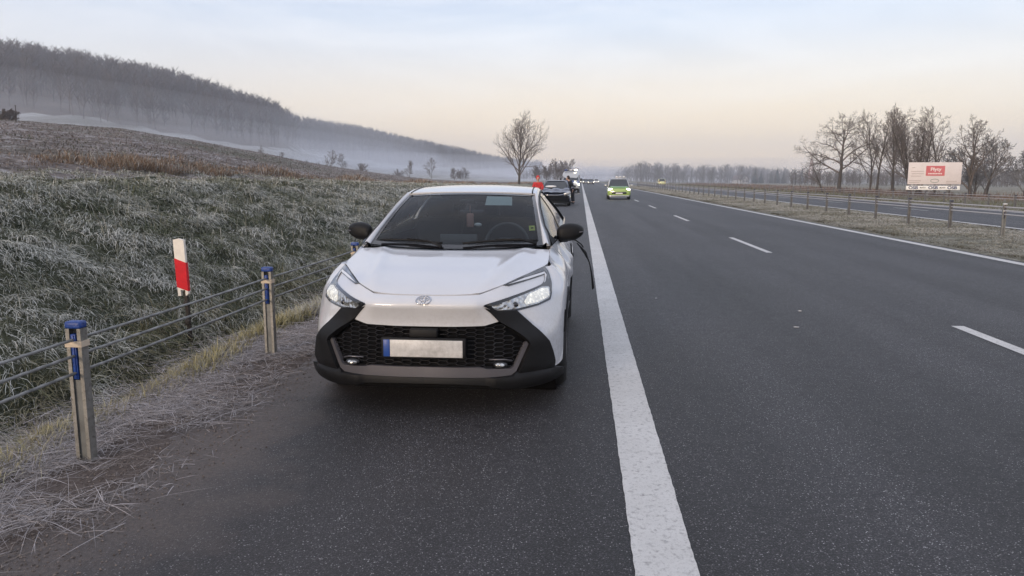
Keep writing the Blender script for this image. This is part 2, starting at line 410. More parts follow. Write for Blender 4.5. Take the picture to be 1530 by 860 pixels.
# ------------------------------------------------------------------ roads
def asphalt():
    g = NG('asphalt'); tc = g.n('ShaderNodeTexCoord').outputs['Object']
    v = g.n('ShaderNodeTexVoronoi', Scale=150.0); g.l(tc, v.inputs['Vector'])
    sepc = g.n('ShaderNodeSeparateColor'); g.l(v.outputs['Color'], sepc.inputs[0])
    f2 = g.noise(tc, 260, 3, 0.7); f1 = g.noise(tc, 0.35, 5, 0.6); f3 = g.noise(tc, 7.0, 5, 0.6)
    stone = g.ramp(sepc.outputs[0], (0.0, (0.014, 0.014, 0.0155)), (0.55, (0.038, 0.0375, 0.040)), (0.86, (0.078, 0.077, 0.080)), (0.945, (0.17, 0.168, 0.17)), (1.0, (0.42, 0.41, 0.41)))
    gap = g.step(v.outputs['Distance'], 0.30, 0.62)
    c = g.mix(gap, stone, (0.016, 0.0155, 0.017))
    c = g.mix(1.0, c, g.ramp(f1, (0.3, (0.90, 0.90, 0.90)), (0.7, (1.25, 1.23, 1.26))), 'MULTIPLY')
    c = g.mix(1.0, c, g.ramp(f3, (0.3, (0.86, 0.86, 0.86)), (0.7, (1.16, 1.16, 1.16))), 'MULTIPLY')
    # wheel tracks polished lighter, dirt spread on the shoulder next to the verge
    sp = g.n('ShaderNodeSeparateXYZ'); g.l(tc, sp.inputs[0]); X = sp.outputs[0]
    mp = g.n('ShaderNodeMapping'); mp.inputs['Scale'].default_value = (1.0, 0.05, 1); g.l(tc, mp.inputs[0])
    tr = g.noise(mp.outputs[0], 1.1, 3, 0.5)
    c = g.mix(1.0, c, g.ramp(tr, (0.36, (0.72, 0.71, 0.71)), (0.62, (1.30, 1.30, 1.31))), 'MULTIPLY')
    d1 = g.noise(tc, 1.1, 6, 0.65); d2 = g.noise(tc, 45, 4, 0.7)
    edge = g.math('ADD', X, g.math('MULTIPLY', d1, -1.9))          # dirt where X - noise is small
    dirt = g.n('ShaderNodeMapRange', **{'From Min': -2.50, 'From Max': -3.05, 'To Min': 0.0, 'To Max': 1.0}); g.l(edge, dirt.inputs['Value'])
    dm = g.math('MULTIPLY', dirt.outputs[0], g.math('ADD', g.math('MULTIPLY', d2, 0.9), 0.62)); dmc = g.n('ShaderNodeClamp'); g.l(dm, dmc.inputs[0])
    c = g.mix(dmc.outputs[0], c, g.ramp(d2, (0.3, (0.060, 0.047, 0.041)), (0.7, (0.135, 0.108, 0.095))))
    sh = g.n('ShaderNodeMapRange', **{'From Min': 0.2, 'From Max': -0.9, 'To Min': 0.0, 'To Max': 0.45}); g.l(X, sh.inputs['Value'])
    c = g.mix(g.math('MULTIPLY', sh.outputs[0], d1), c, (0.058, 0.047, 0.042))
    g.l(c, g.b.inputs['Base Color']); g.b.inputs['Specular IOR Level'].default_value = 0.42
    rr = g.n('ShaderNodeMapRange', **{'To Min': 0.50, 'To Max': 0.72}); g.l(f3, rr.inputs['Value']); g.l(rr.outputs[0], g.b.inputs['Roughness'])
    h = g.math('ADD', g.math('MULTIPLY', gap, -1.0), g.math('MULTIPLY', f2, 0.5)); g.bump(h, 0.55, 0.004); return g.m
def line_mat():
    g = NG('road_paint'); tc = g.n('ShaderNodeTexCoord').outputs['Object']
    f1 = g.noise(tc, 1.3, 6, 0.7); f2 = g.noise(tc, 130, 3, 0.8); f3 = g.noise(tc, 30, 4, 0.7)
    c = g.ramp(f1, (0.25, (0.50, 0.49, 0.475)), (0.75, (0.66, 0.65, 0.635)))
    c = g.mix(g.step(f2, 0.53, 0.72), c, (0.34, 0.33, 0.32)); c = g.mix(g.step(f3, 0.53, 0.74), c, (0.24, 0.232, 0.228))
    sp = g.n('ShaderNodeSeparateXYZ'); g.l(tc, sp.inputs[0])
    g.l(c, g.b.inputs['Base Color']); g.b.inputs['Roughness'].default_value = 0.7; g.b.inputs['Specular IOR Level'].default_value = 0.3
    g.bump(f2, 0.35, 0.006); return g.m
def sheet(name, rects, z, m):
    V = []; F = []
    for x0, x1, y0, y1 in rects:
        ys = geom_steps(y0, y1, 6.0, 1.15); ys[-1] = y1
        o = len(V)
        for y in ys: V += [(x0, y, z), (x1, y, z)]
        F += [(o + 2 * i, o + 2 * i + 1, o + 2 * i + 3, o + 2 * i + 2) for i in range(len(ys) - 1)]
    return struct(link(name, np_mesh(name, V, [np.array(F)]), m))
M_asph = asphalt(); M_line = line_mat()
sheet('carriageway', [(-2.5, 8.36, -110, 1900)], 0.0, M_asph)
sheet('opposite_carriageway', [(13.3, 20.62, -110, 1900)], 0.0, M_asph)
def rough_line(name, x0, x1, y0, y1, z):
    """painted line with slightly ragged long edges near the camera"""
    ys = np.array(geom_steps(y0, y1, 0.02, 1.012)); ys[-1] = y1; n = len(ys)
    w = 0.0025
    a = x0 + (rng.random(n) - 0.5) * 2 * w; b = x1 + (rng.random(n) - 0.5) * 2 * w
    V = np.empty((2 * n, 3)); V[0::2, 0] = a; V[1::2, 0] = b; V[0::2, 1] = ys; V[1::2, 1] = ys; V[:, 2] = z
    i = np.arange(n - 1) * 2
    return struct(link(name, np_mesh(name, V, [np.stack([i, i + 1, i + 3, i + 2], 1)]), M_line))
rough_line('shoulder_line', 0.235, 0.487, 1.0, 1900, 0.004)
sheet('shoulder_line_behind', [(0.235, 0.487, -110, 0.99)], 0.004, M_line)
sheet('median_line', [(7.98, 8.20, -110, 1900)], 0.004, M_line)
sheet('lane_dashes', [(3.94, 4.07, 4.0 + 12.06 * k, 8.12 + 12.06 * k) for k in range(-8, 60)], 0.004, M_line)
sheet('opposite_edge_line', [(13.62, 13.84, -110, 1900)], 0.004, M_line)
sheet('opposite_far_line', [(20.2, 20.4, -110, 1900)], 0.004, M_line)
sheet('opposite_dashes', [(16.95, 17.07, 2.0 + 12.06 * k, 6.1 + 12.06 * k) for k in range(-8, 60)], 0.004, M_line)

# ------------------------------------------------------------------ grass, straw, reeds
def blade_mat(name):
    g = NG(name); a = g.n('ShaderNodeVertexColor', layer_name='tint')
    g.l(a.outputs['Color'], g.b.inputs['Base Color']); g.b.inputs['Roughness'].default_value = 0.85; g.b.inputs['Specular IOR Level'].default_value = 0.25
    return g.m
M_blade = blade_mat('grass_blades')
def blades(name, base, hdir, length, width, out, rise, c0, c1, mid=0.55):
    """quadratic curve blades. base (n,3), hdir (n,2) unit, out = how far the tip reaches sideways and rise = tip height, both as part of length"""
    n = len(base); T = np.array([0, 0.38, 0.72, 1.0]); H = np.concatenate([hdir, np.zeros((n, 1))], 1); up = np.array([0, 0, 1.0])
    P0 = base; P1 = base + H * (length * out * 0.25)[:, None] + up * (length * mid)[:, None]; P2 = base + H * (length * out)[:, None] + up * (length * rise)[:, None]
    side = np.stack([-hdir[:, 1], hdir[:, 0], np.zeros(n)], 1)
    tw = rng.normal(0, 0.5, n)[:, None]; side = side * np.cos(tw) + up * np.sin(tw) * 0.6 + H * np.sin(tw) * 0.4
    V = np.empty((n, 7, 3)); C = np.empty((n, 7, 3))
    for i, t in enumerate(T):
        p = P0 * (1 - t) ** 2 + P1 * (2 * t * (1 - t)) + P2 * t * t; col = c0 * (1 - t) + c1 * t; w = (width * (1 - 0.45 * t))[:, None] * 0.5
        if i < 3:
            V[:, 2 * i] = p - side * w; V[:, 2 * i + 1] = p + side * w; C[:, 2 * i] = col; C[:, 2 * i + 1] = col
        else:
            V[:, 6] = p; C[:, 6] = col
    o = (np.arange(n) * 7)[:, None]
    q = np.concatenate([o + np.array([[0, 1, 3, 2]]), o + np.array([[2, 3, 5, 4]])]); t3 = o + np.array([[4, 5, 6]])
    me = np_mesh(name, V.reshape(-1, 3), [q, t3], True); set_attr(me, C.reshape(-1, 3))
    return stuff(link(name, me, M_blade))
def logY(n, a, b): return np.exp(rng.uniform(math.log(a), math.log(b), n))
def unit(a): return np.stack([np.cos(a), np.sin(a)], 1)
GREEN = np.array([0.076, 0.088, 0.046]); OLIVE = np.array([0.225, 0.225, 0.125]); STRAW = np.array([0.32, 0.27, 0.17]); FROST = np.array([0.74, 0.73, 0.68])
def bank_grass():
    nt_, nb = 21000, 17
    d = logY(nt_, 4.0, 130); az = rng.uniform(R(3.5), R(62), nt_)        # spread evenly by angle around the viewpoint, log in distance
    X = rng.uniform(-10.7, -3.75, nt_); Y = logY(nt_, 1.2, 120) + rng.normal(0, 0.4, nt_)
    far = np.hypot(X, Y)
    frost_t = np.clip(0.30 * sstep(fbm(X * 0.7 + 3, Y * 0.7, 3, 21), 0.30, 0.66) + 0.85 * sstep(tussock(X, Y), 0.42, 0.64) + rng.normal(0, 0.12, nt_), 0, 1); dead_t = sstep(fbm(X * 0.4 + 30, Y * 0.4, 3, 41), 0.5, 0.7)
    foot = sstep(X, -4.7, -3.9); top = sstep(X, -8.2, -9.3)
    rep = lambda a: np.repeat(a, nb)
    n = nt_ * nb; fr, de, ft, tp = rep(frost_t), rep(dead_t), rep(foot), rep(top); s = np.clip(rep(far) / 8.0, 1.0, 7)
    sp = 0.055 * np.clip(s, 1, 3)
    bx = rep(X) + rng.normal(0, 1, n) * sp; by = rep(Y) + rng.normal(0, 1, n) * sp
    base = np.stack([bx, by, height(bx, by) - 0.02], 1)
    swirl = (fbm(rep(X) * 0.9, rep(Y) * 0.9, 3, 61) - 0.5) * 6.5
    ang = swirl - 0.55 + rng.normal(0, 0.95, n)                          # combed downhill and towards the viewer, with swirls
    ln = rng.uniform(0.08, 0.25, n) * np.clip(s, 1, 1.5) * (1 - 0.55 * tp) * (1 + 0.75 * ft)
    wd = rng.uniform(0.0038, 0.0070, n) * s
    out = rng.uniform(0.35, 0.95, n); rise = rng.uniform(-0.30, 0.30, n)
    up = rng.random(n) < 0.05; rise = np.where(up, rng.uniform(0.5, 0.9, n), rise); out = np.where(up, out * 0.5, out)
    u = rng.random((n, 1))
    c0 = GREEN * (0.6 + 0.8 * u) * (1 - 0.5 * ft[:, None]) + OLIVE * (0.5 * ft[:, None])
    f = np.clip((fr - 0.42) * 1.4 + 0.54 + rng.normal(0, 0.15, n) - 0.25 * ft - 0.1 * tp, 0, 1)[:, None]
    dead = (rng.random(n) < 0.10 + 0.28 * de + 0.70 * ft + 0.25 * tp)[:, None]
    body = np.where(dead, STRAW * (0.5 + 0.6 * rng.random((n, 1))), GREEN * 1.1 + (OLIVE - GREEN) * rng.random((n, 1)) * (0.6 + 0.9 * tp[:, None]))
    c1 = body * (1 - f) + FROST * (0.75 + 0.4 * rng.random((n, 1))) * f
    c0 = c0 * (1 - 0.30 * f) + FROST * 0.30 * f * 0.6
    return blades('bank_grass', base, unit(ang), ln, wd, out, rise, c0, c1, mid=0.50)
bank_grass()
def verge_grass():
    n = 75000
    Y = logY(n, 2.2, 60); X = -3.36 + rng.normal(0, 0.14, n) + (fbm(Y * 0.9, Y * 0.3, 3, 8) - 0.5) * 0.35
    keep = fbm(X * 2.3, Y * 2.3, 3, 77) > 0.30; X, Y = X[keep], Y[keep]; n = len(X)
    s = np.clip(Y / 5, 1, 5)
    base = np.stack([X, Y, height(X, Y) - 0.012], 1); fr = sstep(fbm(X * 1.5, Y * 1.5, 3, 5), 0.45, 0.75)
    u = rng.random((n, 1)); gold = np.array([0.40, 0.345, 0.17]); ol = np.array([0.15, 0.15, 0.065])
    c0 = ol * (0.5 + 0.5 * u); f = np.clip(fr * 0.6 + rng.normal(0.05, 0.2, n), 0, 0.9)[:, None]
    c1 = (gold * (0.6 + 0.7 * u)) * (1 - f) + FROST * f
    blades('verge_grass', base, unit(rng.uniform(0, 2 * math.pi, n)), rng.uniform(0.07, 0.19, n) * np.clip(s, 1, 1.5), rng.uniform(0.003, 0.0055, n) * s, rng.uniform(0.2, 0.7, n), rng.uniform(0.45, 0.95, n), c0, c1)
verge_grass()
def dead_straw():
    n = 110000
    Y = logY(n, 1.6, 40); X = -2.68 + rng.normal(0, 0.34, n) - 0.1
    clump = fbm(X * 1.5 + 7, Y * 1.5, 3, 14); keep = (clump + rng.normal(0, 0.06, n) > 0.47 - 0.09 * sstep(Y, 5.2, 3.2) - 0.1 * (np.abs(X + 3.0) < 0.3)) & (X < -2.2 + rng.normal(0, 0.12, n)); X, Y = X[keep], Y[keep]; n = len(X)
    s = np.clip(Y / 4.5, 1, 5)
    base = np.stack([X, Y, np.maximum(height(X, Y), 0.0) + rng.uniform(0.002, 0.03, n)], 1)
    ang = rng.normal(1.9, 1.1, n) + math.pi * (rng.random(n) < 0.5)
    f = rng.random((n, 1)); c = np.array([0.24, 0.20, 0.17]) * (1 - f) + np.array([0.55, 0.52, 0.53]) * f; c = c * (0.6 + 0.6 * rng.random((n, 1)))
    o = blades('dead_straw', base, unit(ang), np.where(rng.random(n) < .14, rng.uniform(0.18, 0.42, n), rng.uniform(0.04, 0.20, n)), rng.uniform(0.0015, 0.0038, n) * s, rng.uniform(0.8, 1.0, n), rng.uniform(-0.02, 0.06, n), c * 0.8, c, mid=0.05)
dead_straw()
def reeds():
    n = 60000
    Y = logY(n, 5, 170); wob = (fbm(Y * 0.25, Y * 0.1, 3, 33) - 0.5) * 1.6
    X = -10.6 - rng.random(n) ** 1.6 * 2.2 + wob
    cl = fbm(X * 0.5 + 11, Y * 0.28, 3, 19); keep = cl + rng.normal(0, 0.07, n) > 0.44; X, Y, cl = X[keep], Y[keep], cl[keep]; n = len(X)
    s = np.clip(np.hypot(X, Y) / 11, 1, 7)
    base = np.stack([X, Y, height(X, Y) - 0.03], 1); u = rng.random((n, 1)); tall = sstep(cl, 0.45, 0.75)
    tan = np.array([0.34, 0.245, 0.175]); c1 = tan * (0.55 + 0.8 * u); c1 = np.where(rng.random((n, 1)) < 0.22, FROST * 0.7, c1)
    blades('dry_reeds', base, unit(rng.normal(-0.3, 1.2, n)), rng.uniform(0.14, 0.40, n) * (0.4 + 1.0 * tall), rng.uniform(0.005, 0.010, n) * s, rng.uniform(0.15, 0.8, n), rng.uniform(0.35, 0.95, n), c1 * 0.45, c1)
reeds()
def median_grass():
    n = 130000
    Y = logY(n, 11, 160); X = rng.uniform(8.42, 13.3, n); keep = fbm(X * 1.1, Y * 0.9, 3, 91) + rng.normal(0, 0.1, n) > 0.36; X, Y = X[keep], Y[keep]; n = len(X)
    s = np.clip(Y / 14, 1, 8)
    base = np.stack([X, Y, height(X, Y) - 0.01], 1); u = rng.random((n, 1)); fr = sstep(fbm(X * 0.8, Y * 0.8, 4, 55), 0.30, 0.65); edge = sstep(np.minimum(X - 8.4, 13.3 - X), 0.6, 0.0)
    f = np.clip(fr * 0.9 + 0.20 + rng.normal(0, 0.2, n) - 0.4 * edge, 0, 0.9)[:, None]
    body = (np.array([0.25, 0.235, 0.17]) * (1 - edge[:, None]) + np.array([0.10, 0.085, 0.055]) * edge[:, None]) * (0.55 + 0.7 * u)
    c1 = body * (1 - f) + np.array([0.62, 0.60, 0.56]) * f
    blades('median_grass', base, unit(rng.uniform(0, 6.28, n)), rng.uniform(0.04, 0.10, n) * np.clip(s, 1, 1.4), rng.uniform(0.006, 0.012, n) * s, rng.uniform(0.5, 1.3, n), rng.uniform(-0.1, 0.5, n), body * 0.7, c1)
median_grass()
def roadside_grass():
    n = 26000
    Y = logY(n, 24, 190); X = 20.7 + rng.random(n) ** 1.3 * 12
    s = np.clip(Y / 14, 1, 9); base = np.stack([X, Y, height(X, Y) - 0.02], 1); u = rng.random((n, 1)); k = sstep(X, 23.5, 26)[:, None]
    c = (np.array([0.16, 0.165, 0.085]) * (1 - k) + np.array([0.22, 0.15, 0.115]) * k) * (0.6 + 0.7 * u)
    tall = 1 + 2.2 * k[:, 0] * (fbm(X * 0.3, Y * 0.3, 2, 4) > 0.45)
    blades('roadside_grass', base, unit(rng.uniform(0, 6.28, n)), rng.uniform(0.08, 0.25, n) * tall, rng.uniform(0.006, 0.010, n) * s, rng.uniform(0.2, 0.8, n), rng.uniform(0.3, 0.9, n), c * 0.6, c)
roadside_grass()

def field_clods():
    n = 110000
    r = logY(n, 11, 175); th = rng.uniform(R(4), R(60), n); X = -np.sin(th) * r; Y = np.cos(th) * r; keep = X < -11.2; X, Y, r = X[keep], Y[keep], r[keep]; n = len(X)
    s = np.clip(r / 12, 1, 12); base = np.stack([X, Y, height(X, Y) - 0.02], 1); row = 0.5 + 0.5 * np.sin((X * 0.62 + Y * 0.78) * 4.2)
    k = fbm(X * 1.3, Y * 1.3, 3, 12); u = rng.random((n, 1)); f = (rng.random(n) < 0.25 + 0.3 * row + 0.4 * (k - 0.5))[:, None]
    green = (fbm(X * 0.06, Y * 0.06, 2, 71) > 0.52)[:, None] * (rng.random((n, 1)) < 0.5)
    c = np.where(f, np.array([0.42, 0.385, 0.37]) * (0.65 + 0.4 * u), np.where(green, np.array([0.11, 0.115, 0.065]), np.array([0.24, 0.195, 0.172])) * (0.65 + 0.6 * u))
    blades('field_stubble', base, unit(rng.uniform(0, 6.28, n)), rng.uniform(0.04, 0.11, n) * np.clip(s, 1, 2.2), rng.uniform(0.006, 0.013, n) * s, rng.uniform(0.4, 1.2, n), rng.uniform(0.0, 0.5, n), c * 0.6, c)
field_clods()

def gravel():
    n = 7000; Y = logY(n, 1.5, 22); X = -2.32 + rng.normal(0, 0.22, n); k = X < -1.75; X, Y = X[k], Y[k]; n = len(X); s = np.clip(Y / 5, 1, 3)
    r = rng.uniform(0.002, 0.008, n) * s; z = np.maximum(height(X, Y), 0.0) + r * 0.3
    B = np.array([(1, 0, 0), (-1, 0, 0), (0, 1, 0), (0, -1, 0), (0, 0, .8), (0, 0, -.8)]); F = np.array([(0, 2, 4), (2, 1, 4), (1, 3, 4), (3, 0, 4), (2, 0, 5), (1, 2, 5), (3, 1, 5), (0, 3, 5)])
    V = B[None] * r[:, None, None] * rng.uniform(.6, 1.3, (n, 6, 1)); a = rng.uniform(0, 6.28, n)[:, None]; x = V[..., 0] * np.cos(a) - V[..., 1] * np.sin(a); y = V[..., 0] * np.sin(a) + V[..., 1] * np.cos(a)
    V = np.stack([x + X[:, None], y + Y[:, None], V[..., 2] + z[:, None]], -1); Fa = (np.arange(n) * 6)[:, None, None] + F[None]
    u = rng.random((n, 1)); c = np.array([0.10, 0.085, 0.076]) * (0.6 + 1.5 * u); me = np_mesh('gravel', V.reshape(-1, 3), [Fa.reshape(-1, 3)], False); set_attr(me, np.repeat(c, 6, 0)); stuff(link('gravel', me, M_blade))
gravel()
# ------------------------------------------------------------------ the white crossover
M_white = NG('white_paint')
def _wp(g):
    tc = g.n('ShaderNodeTexCoord').outputs['Object']; f = g.noise(tc, 2.5, 6, 0.6); f2 = g.noise(tc, 300, 2, 0.5)
    c = g.ramp(f, (0.3, (0.53, 0.54, 0.57)), (0.7, (0.57, 0.58, 0.61)))
    sp = g.n('ShaderNodeSeparateXYZ'); g.l(tc, sp.inputs[0])
    lo = g.n('ShaderNodeMapRange', **{'From Min': 0.80, 'From Max': 0.25, 'To Min': 0.0, 'To Max': 1.0}); g.l(sp.outputs[2], lo.inputs['Value'])
    sp2 = g.noise(tc, 38, 5, 0.75); sp3 = g.noise(tc, 4, 4, 0.6)
    gr = g.math('MULTIPLY', g.math('MULTIPLY', lo.outputs[0], g.step(sp2, .45, .72)), g.math('MULTIPLY', sp3, 1.1))
    c = g.mix(gr, c, (0.20, 0.175, 0.155)); g.l(c, g.b.inputs['Base Color'])
    g.b.inputs['Roughness'].default_value = 0.38; g.b.inputs['Coat Weight'].default_value = 1.0; g.b.inputs['Coat Roughness'].default_value = 0.05
_wp(M_white); M_white = M_white.m
M_blk = mat('black_plastic', (0.007, 0.007, 0.008), 0.55, spec=0.25, var=0.25, scale=8, bump=0.12, bscale=500)
M_gloss = mat('gloss_black', (0.010, 0.010, 0.012), 0.12, coat=0.6)
M_dark = mat('dark_void', (0.006, 0.006, 0.007), 0.9, spec=0.1)
M_chrome = mat('chrome', (0.55, 0.55, 0.57), 0.18, metal=1.0)
M_silver = mat('silver_plastic', (0.15, 0.145, 0.16), 0.30, metal=0.5)
M_rubber = mat('tyre_rubber', (0.018, 0.018, 0.019), 0.8, var=0.3, scale=12, bump=0.3, bscale=80)
M_alloy = mat('alloy_wheel', (0.38, 0.38, 0.40), 0.3, metal=0.8)
M_cloth = mat('seat_cloth', (0.050, 0.050, 0.056), 0.9, bump=0.2, bscale=200)
M_dash = mat('dash_plastic', (0.018, 0.018, 0.020), 0.7)
def glass_mat(name, tint, refl=1.0):
    m = bpy.data.materials.new(name); m.use_nodes = True; t = m.node_tree; t.nodes.clear()
    o = t.nodes.new('ShaderNodeOutputMaterial'); mx = t.nodes.new('ShaderNodeMixShader'); tr = t.nodes.new('ShaderNodeBsdfTransparent'); gl = t.nodes.new('ShaderNodeBsdfGlossy')
    fr = t.nodes.new('ShaderNodeFresnel'); fr.inputs['IOR'].default_value = 1.45
    ge = t.nodes.new('ShaderNodeNewGeometry')
    tr.inputs['Color'].default_value = (*tint, 1); gl.inputs['Roughness'].default_value = 0.02; gl.inputs['Color'].default_value = (refl, refl, refl, 1)
    t.links.new(fr.outputs[0], mx.inputs[0]); t.links.new(tr.outputs[0], mx.inputs[1]); t.links.new(gl.outputs[0], mx.inputs[2]); t.links.new(mx.outputs[0], o.inputs[0])
    return m
M_glass = glass_mat('windscreen_glass', (0.72, 0.80, 0.84), 0.55)
M_sglass = glass_mat('side_glass', (0.35, 0.38, 0.38), 0.95)
M_clear = glass_mat('lamp_cover', (0.95, 0.95, 0.95), 0.7)

def hermite(xk, V, xq):
    """monotone cubic: V (k,) or (n,k) with per-row values"""
    xk = np.asarray(xk, float); xq = np.asarray(xq, float); V = np.asarray(V, float)
    if V.ndim == 1: V = np.broadcast_to(V, (len(xq), len(xk)))
    h = np.diff(xk); d = np.diff(V, axis=1) / h
    mm = np.zeros_like(V); mm[:, 0] = d[:, 0]; mm[:, -1] = d[:, -1]
    a, b = d[:, :-1], d[:, 1:]; w1 = 2 * h[1:] + h[:-1]; w2 = h[1:] + 2 * h[:-1]
    ok = a * b > 0
    with np.errstate(divide='ignore', invalid='ignore'):
        hm = (w1 + w2) / (w1 / a + w2 / b)
    mm[:, 1:-1] = np.where(ok, hm, 0)
    q = np.clip(xq, xk[0], xk[-1]); i = np.clip(np.searchsorted(xk, q, side='right') - 1, 0, len(xk) - 2); r = np.arange(len(q))
    t = (q - xk[i]) / h[i]; H = h[i]
    return (V[r, i] * (1 + 2 * t) * (1 - t) ** 2 + mm[r, i] * H * t * (1 - t) ** 2 + V[r, i + 1] * t * t * (3 - 2 * t) + mm[r, i + 1] * H * t * t * (t - 1))
def table2(zk, xk, T, zq, xq):
    cols = np.stack([hermite(zk, T[:, j], zq) for j in range(T.shape[1])], 1)
    return hermite(xk, cols, xq)
REF = np.array([(0, .02), (.2, .024), (.33, .04), (.39, .048), (.5, .068), (.6, .10), (.7, .165), (.78, .26), (.84, .37), (.88, .48), (.905, .65), (.913, .92), (.91, 1.3), (.903, 2.2), (.912, 3.2), (.905, 3.7), (.87, 4.05), (.75, 4.25), (.5, 4.33), (0, 4.36)])
def _dense(P, n=24):
    out = []
    for i in range(len(P) - 1):
        p0 = P[i - 1] if i else np.array([-P[1][0], P[1][1]]); p1, p2 = P[i], P[i + 1]; p3 = P[i + 2] if i + 2 < len(P) else np.array([-P[-2][0], P[-2][1]])
        d1 = math.sqrt(np.linalg.norm(p1 - p0)); d2 = math.sqrt(np.linalg.norm(p2 - p1)); d3 = math.sqrt(np.linalg.norm(p3 - p2))
        m1 = d2 * ((p1 - p0) / d1 - (p2 - p0) / (d1 + d2) + (p2 - p1) / d2) if d1 > 0 else p2 - p1
        m2 = d2 * ((p2 - p1) / d2 - (p3 - p1) / (d2 + d3) + (p3 - p2) / d3)
        for t in np.arange(n) / n:
            out.append(p1 * (1 + 2 * t) * (1 - t) ** 2 + m1 * t * (1 - t) ** 2 + p2 * t * t * (3 - 2 * t) + m2 * t * t * (t - 1))
    out.append(P[-1]); return np.array(out)
RD = _dense(REF); RS = np.concatenate([[0], np.cumsum(np.hypot(*np.diff(RD, axis=0).T))])
nfront = int(np.argmin(np.abs(RD[:, 1] - 0.92)))
def s_of_x(x): return float(np.interp(x, RD[:nfront, 0], RS[:nfront]))
def s_of_y(y):
    k = int(np.argmax(RD[:, 1] >= 0.45)); e = int(np.argmax(RD[:, 1] >= 4.24)); return float(np.interp(y, RD[k:e, 1], RS[k:e]))
ZK = np.array([.10, .14, .25, .34, .48, .61, .69, .748, .758, .81, .86, .93, 1.02])
XC = [0, .33, .39, .5, .6, .7, .78, .84, .88, .905, .913]
SK = np.array([s_of_x(x) for x in XC[:-1]] + [s_of_y(.92), s_of_y(1.3), s_of_y(1.7)])
DT = np.array([
 [ .10, .10, .105, .12, .14, .165, .18, .18, .19, .20, .0, 0, 0],
 [ .055, .05, .055, .07, .09, .115, .13, .14, .15, .16, .0, 0, 0],
 [-.020, -.022, -.022, -.012, .006, .012, .005, -.005, -.008, 0, 0, 0, 0],
 [-.018, -.025, -.026, -.014, .000, .005, .000, -.008, -.012, -.01, 0, 0, 0],
 [0, 0, 0, 0, 0, 0, 0, 0, 0, 0, 0, 0, 0],
 [.006, .002, .004, .022, .050, .070, .075, .065, .050, .02, 0, 0, 0],
 [-.015, -.022, -.010, .026, .072, .110, .130, .130, .105, .06, .01, 0, 0],
 [-.036, -.048, -.020, .040, .108, .160, .180, .175, .150, .10, .03, 0, 0],
 [-.034, -.044, -.014, .045, .115, .168, .188, .185, .160, .11, .04, 0, 0],
 [ .058, .062, .085, .130, .205, .268, .300, .290, .250, .17, .06, 0, 0],
 [ .150, .145, .160, .210, .310, .390, .410, .360, .300, .21, .08, 0, 0],
 [ .30, .29, .31, .365, .44, .50, .50, .43, .35, .25, .10, 0, 0],
 [ .45, .44, .46, .50, .56, .58, .56, .48, .38, .27, .10, 0, 0]])
YB = np.array([0, .45, .65, .95, 1.24, 1.5, 2.3, 3.0, 3.56, 4.0, 4.36])
ZB = np.array([.10, .25, .35, .5, .62, .72, .80, .86, .93, 1.02, 1.17])
BT = np.array([
 [0, 0, 0, 0, 0, 0, 0, 0, 0, 0, 0],
 [-.03, -.006, 0, 0, 0, 0, -.004, -.028, -.085, -.14, -.2],
 [-.05, -.012, -.004, 0, 0, 0, -.008, -.040, -.120, -.17, -.22],
 [-.06, -.020, -.005, 0, .002, 0, -.006, -.038, -.120, -.18, -.24],
 [-.08, -.035, -.012, -.012, -.010, -.004, -.004, -.020, -.060, -.145, -.2],
 [-.10, -.045, -.018, -.030, -.032, -.012, 0, -.010, -.042, -.105, -.16],
 [-.10, -.045, -.018, -.040, -.046, -.020, 0, -.006, -.035, -.085, -.14],
 [-.10, -.045, -.012, -.025, -.025, -.008, .004, -.002, -.030, -.075, -.13],
 [-.08, -.030, 0, .006, .010, .012, .010, .002, -.025, -.065, -.13],
 [-.08, -.030, 0, .004, .006, .006, .004, -.004, -.03, -.07, -.14],
 [-.06, -.02, 0, 0, 0, 0, 0, 0, -.01, -.03, -.06]])
def dent(y, z):
    d = 0.036 * np.exp(-((y - 1.78) / .30) ** 2 - ((z - .66) / .26) ** 2)
    r = np.exp(-((y - 1.75) / .42) ** 2 - ((z - .84) / .22) ** 2)
    d = d + r * (0.016 * np.sin(17 * y + 9 * z) + 0.012 * np.sin(31 * z - 8 * y + 1.0) + 0.010 * np.sin(43 * y + 21 * z))
    d = d - 0.035 * np.exp(-((y - 1.52) / .10) ** 2 - ((z - .90) / .10) ** 2) + 0.028 * np.exp(-((y - 1.66) / .09) ** 2 - ((z - .95) / .09) ** 2)
    return d
def SF(s, z, dented=False):
    s = np.asarray(s, float); z = np.asarray(z, float)
    x = np.interp(s, RS, RD[:, 0]); y = np.interp(s, RS, RD[:, 1])
    yy = y + np.where(s < SK[-1], table2(ZK, SK, DT, z, s), 0)
    b = table2(ZB, YB, BT.T, z, y) * (np.clip(x / .9, 0, 1) ** 2)
    x = x + b
    if dented: x = x + dent(yy, z)
    rear = sstep(y, 4.0, 4.3); yy = yy - rear * (0.10 * sstep(z, .75, 1.1) + .05 * sstep(z, .5, .2))
    return np.stack([x, yy, z], -1)
def normals(fn, U, V, h=2e-3):
    du = fn(U + h, V) - fn(U - h, V); dv = fn(U, V + h) - fn(U, V - h)
    n = np.cross(du, dv); ln = np.linalg.norm(n, axis=1, keepdims=True); return n / np.maximum(ln, 1e-9)
def pip(P, poly):
    x, y = P[:, 0], P[:, 1]; ins = np.zeros(len(P), bool); n = len(poly)
    for i in range(n):
        x1, y1 = poly[i]; x2, y2 = poly[(i + 1) % n]
        c = ((y1 > y) != (y2 > y)); xi = (x2 - x1) * (y - y1) / ((y2 - y1) if y2 != y1 else 1e-12) + x1
        ins ^= c & (x < xi)
    return ins
def smooth_poly(pts, it=1):
    return pts
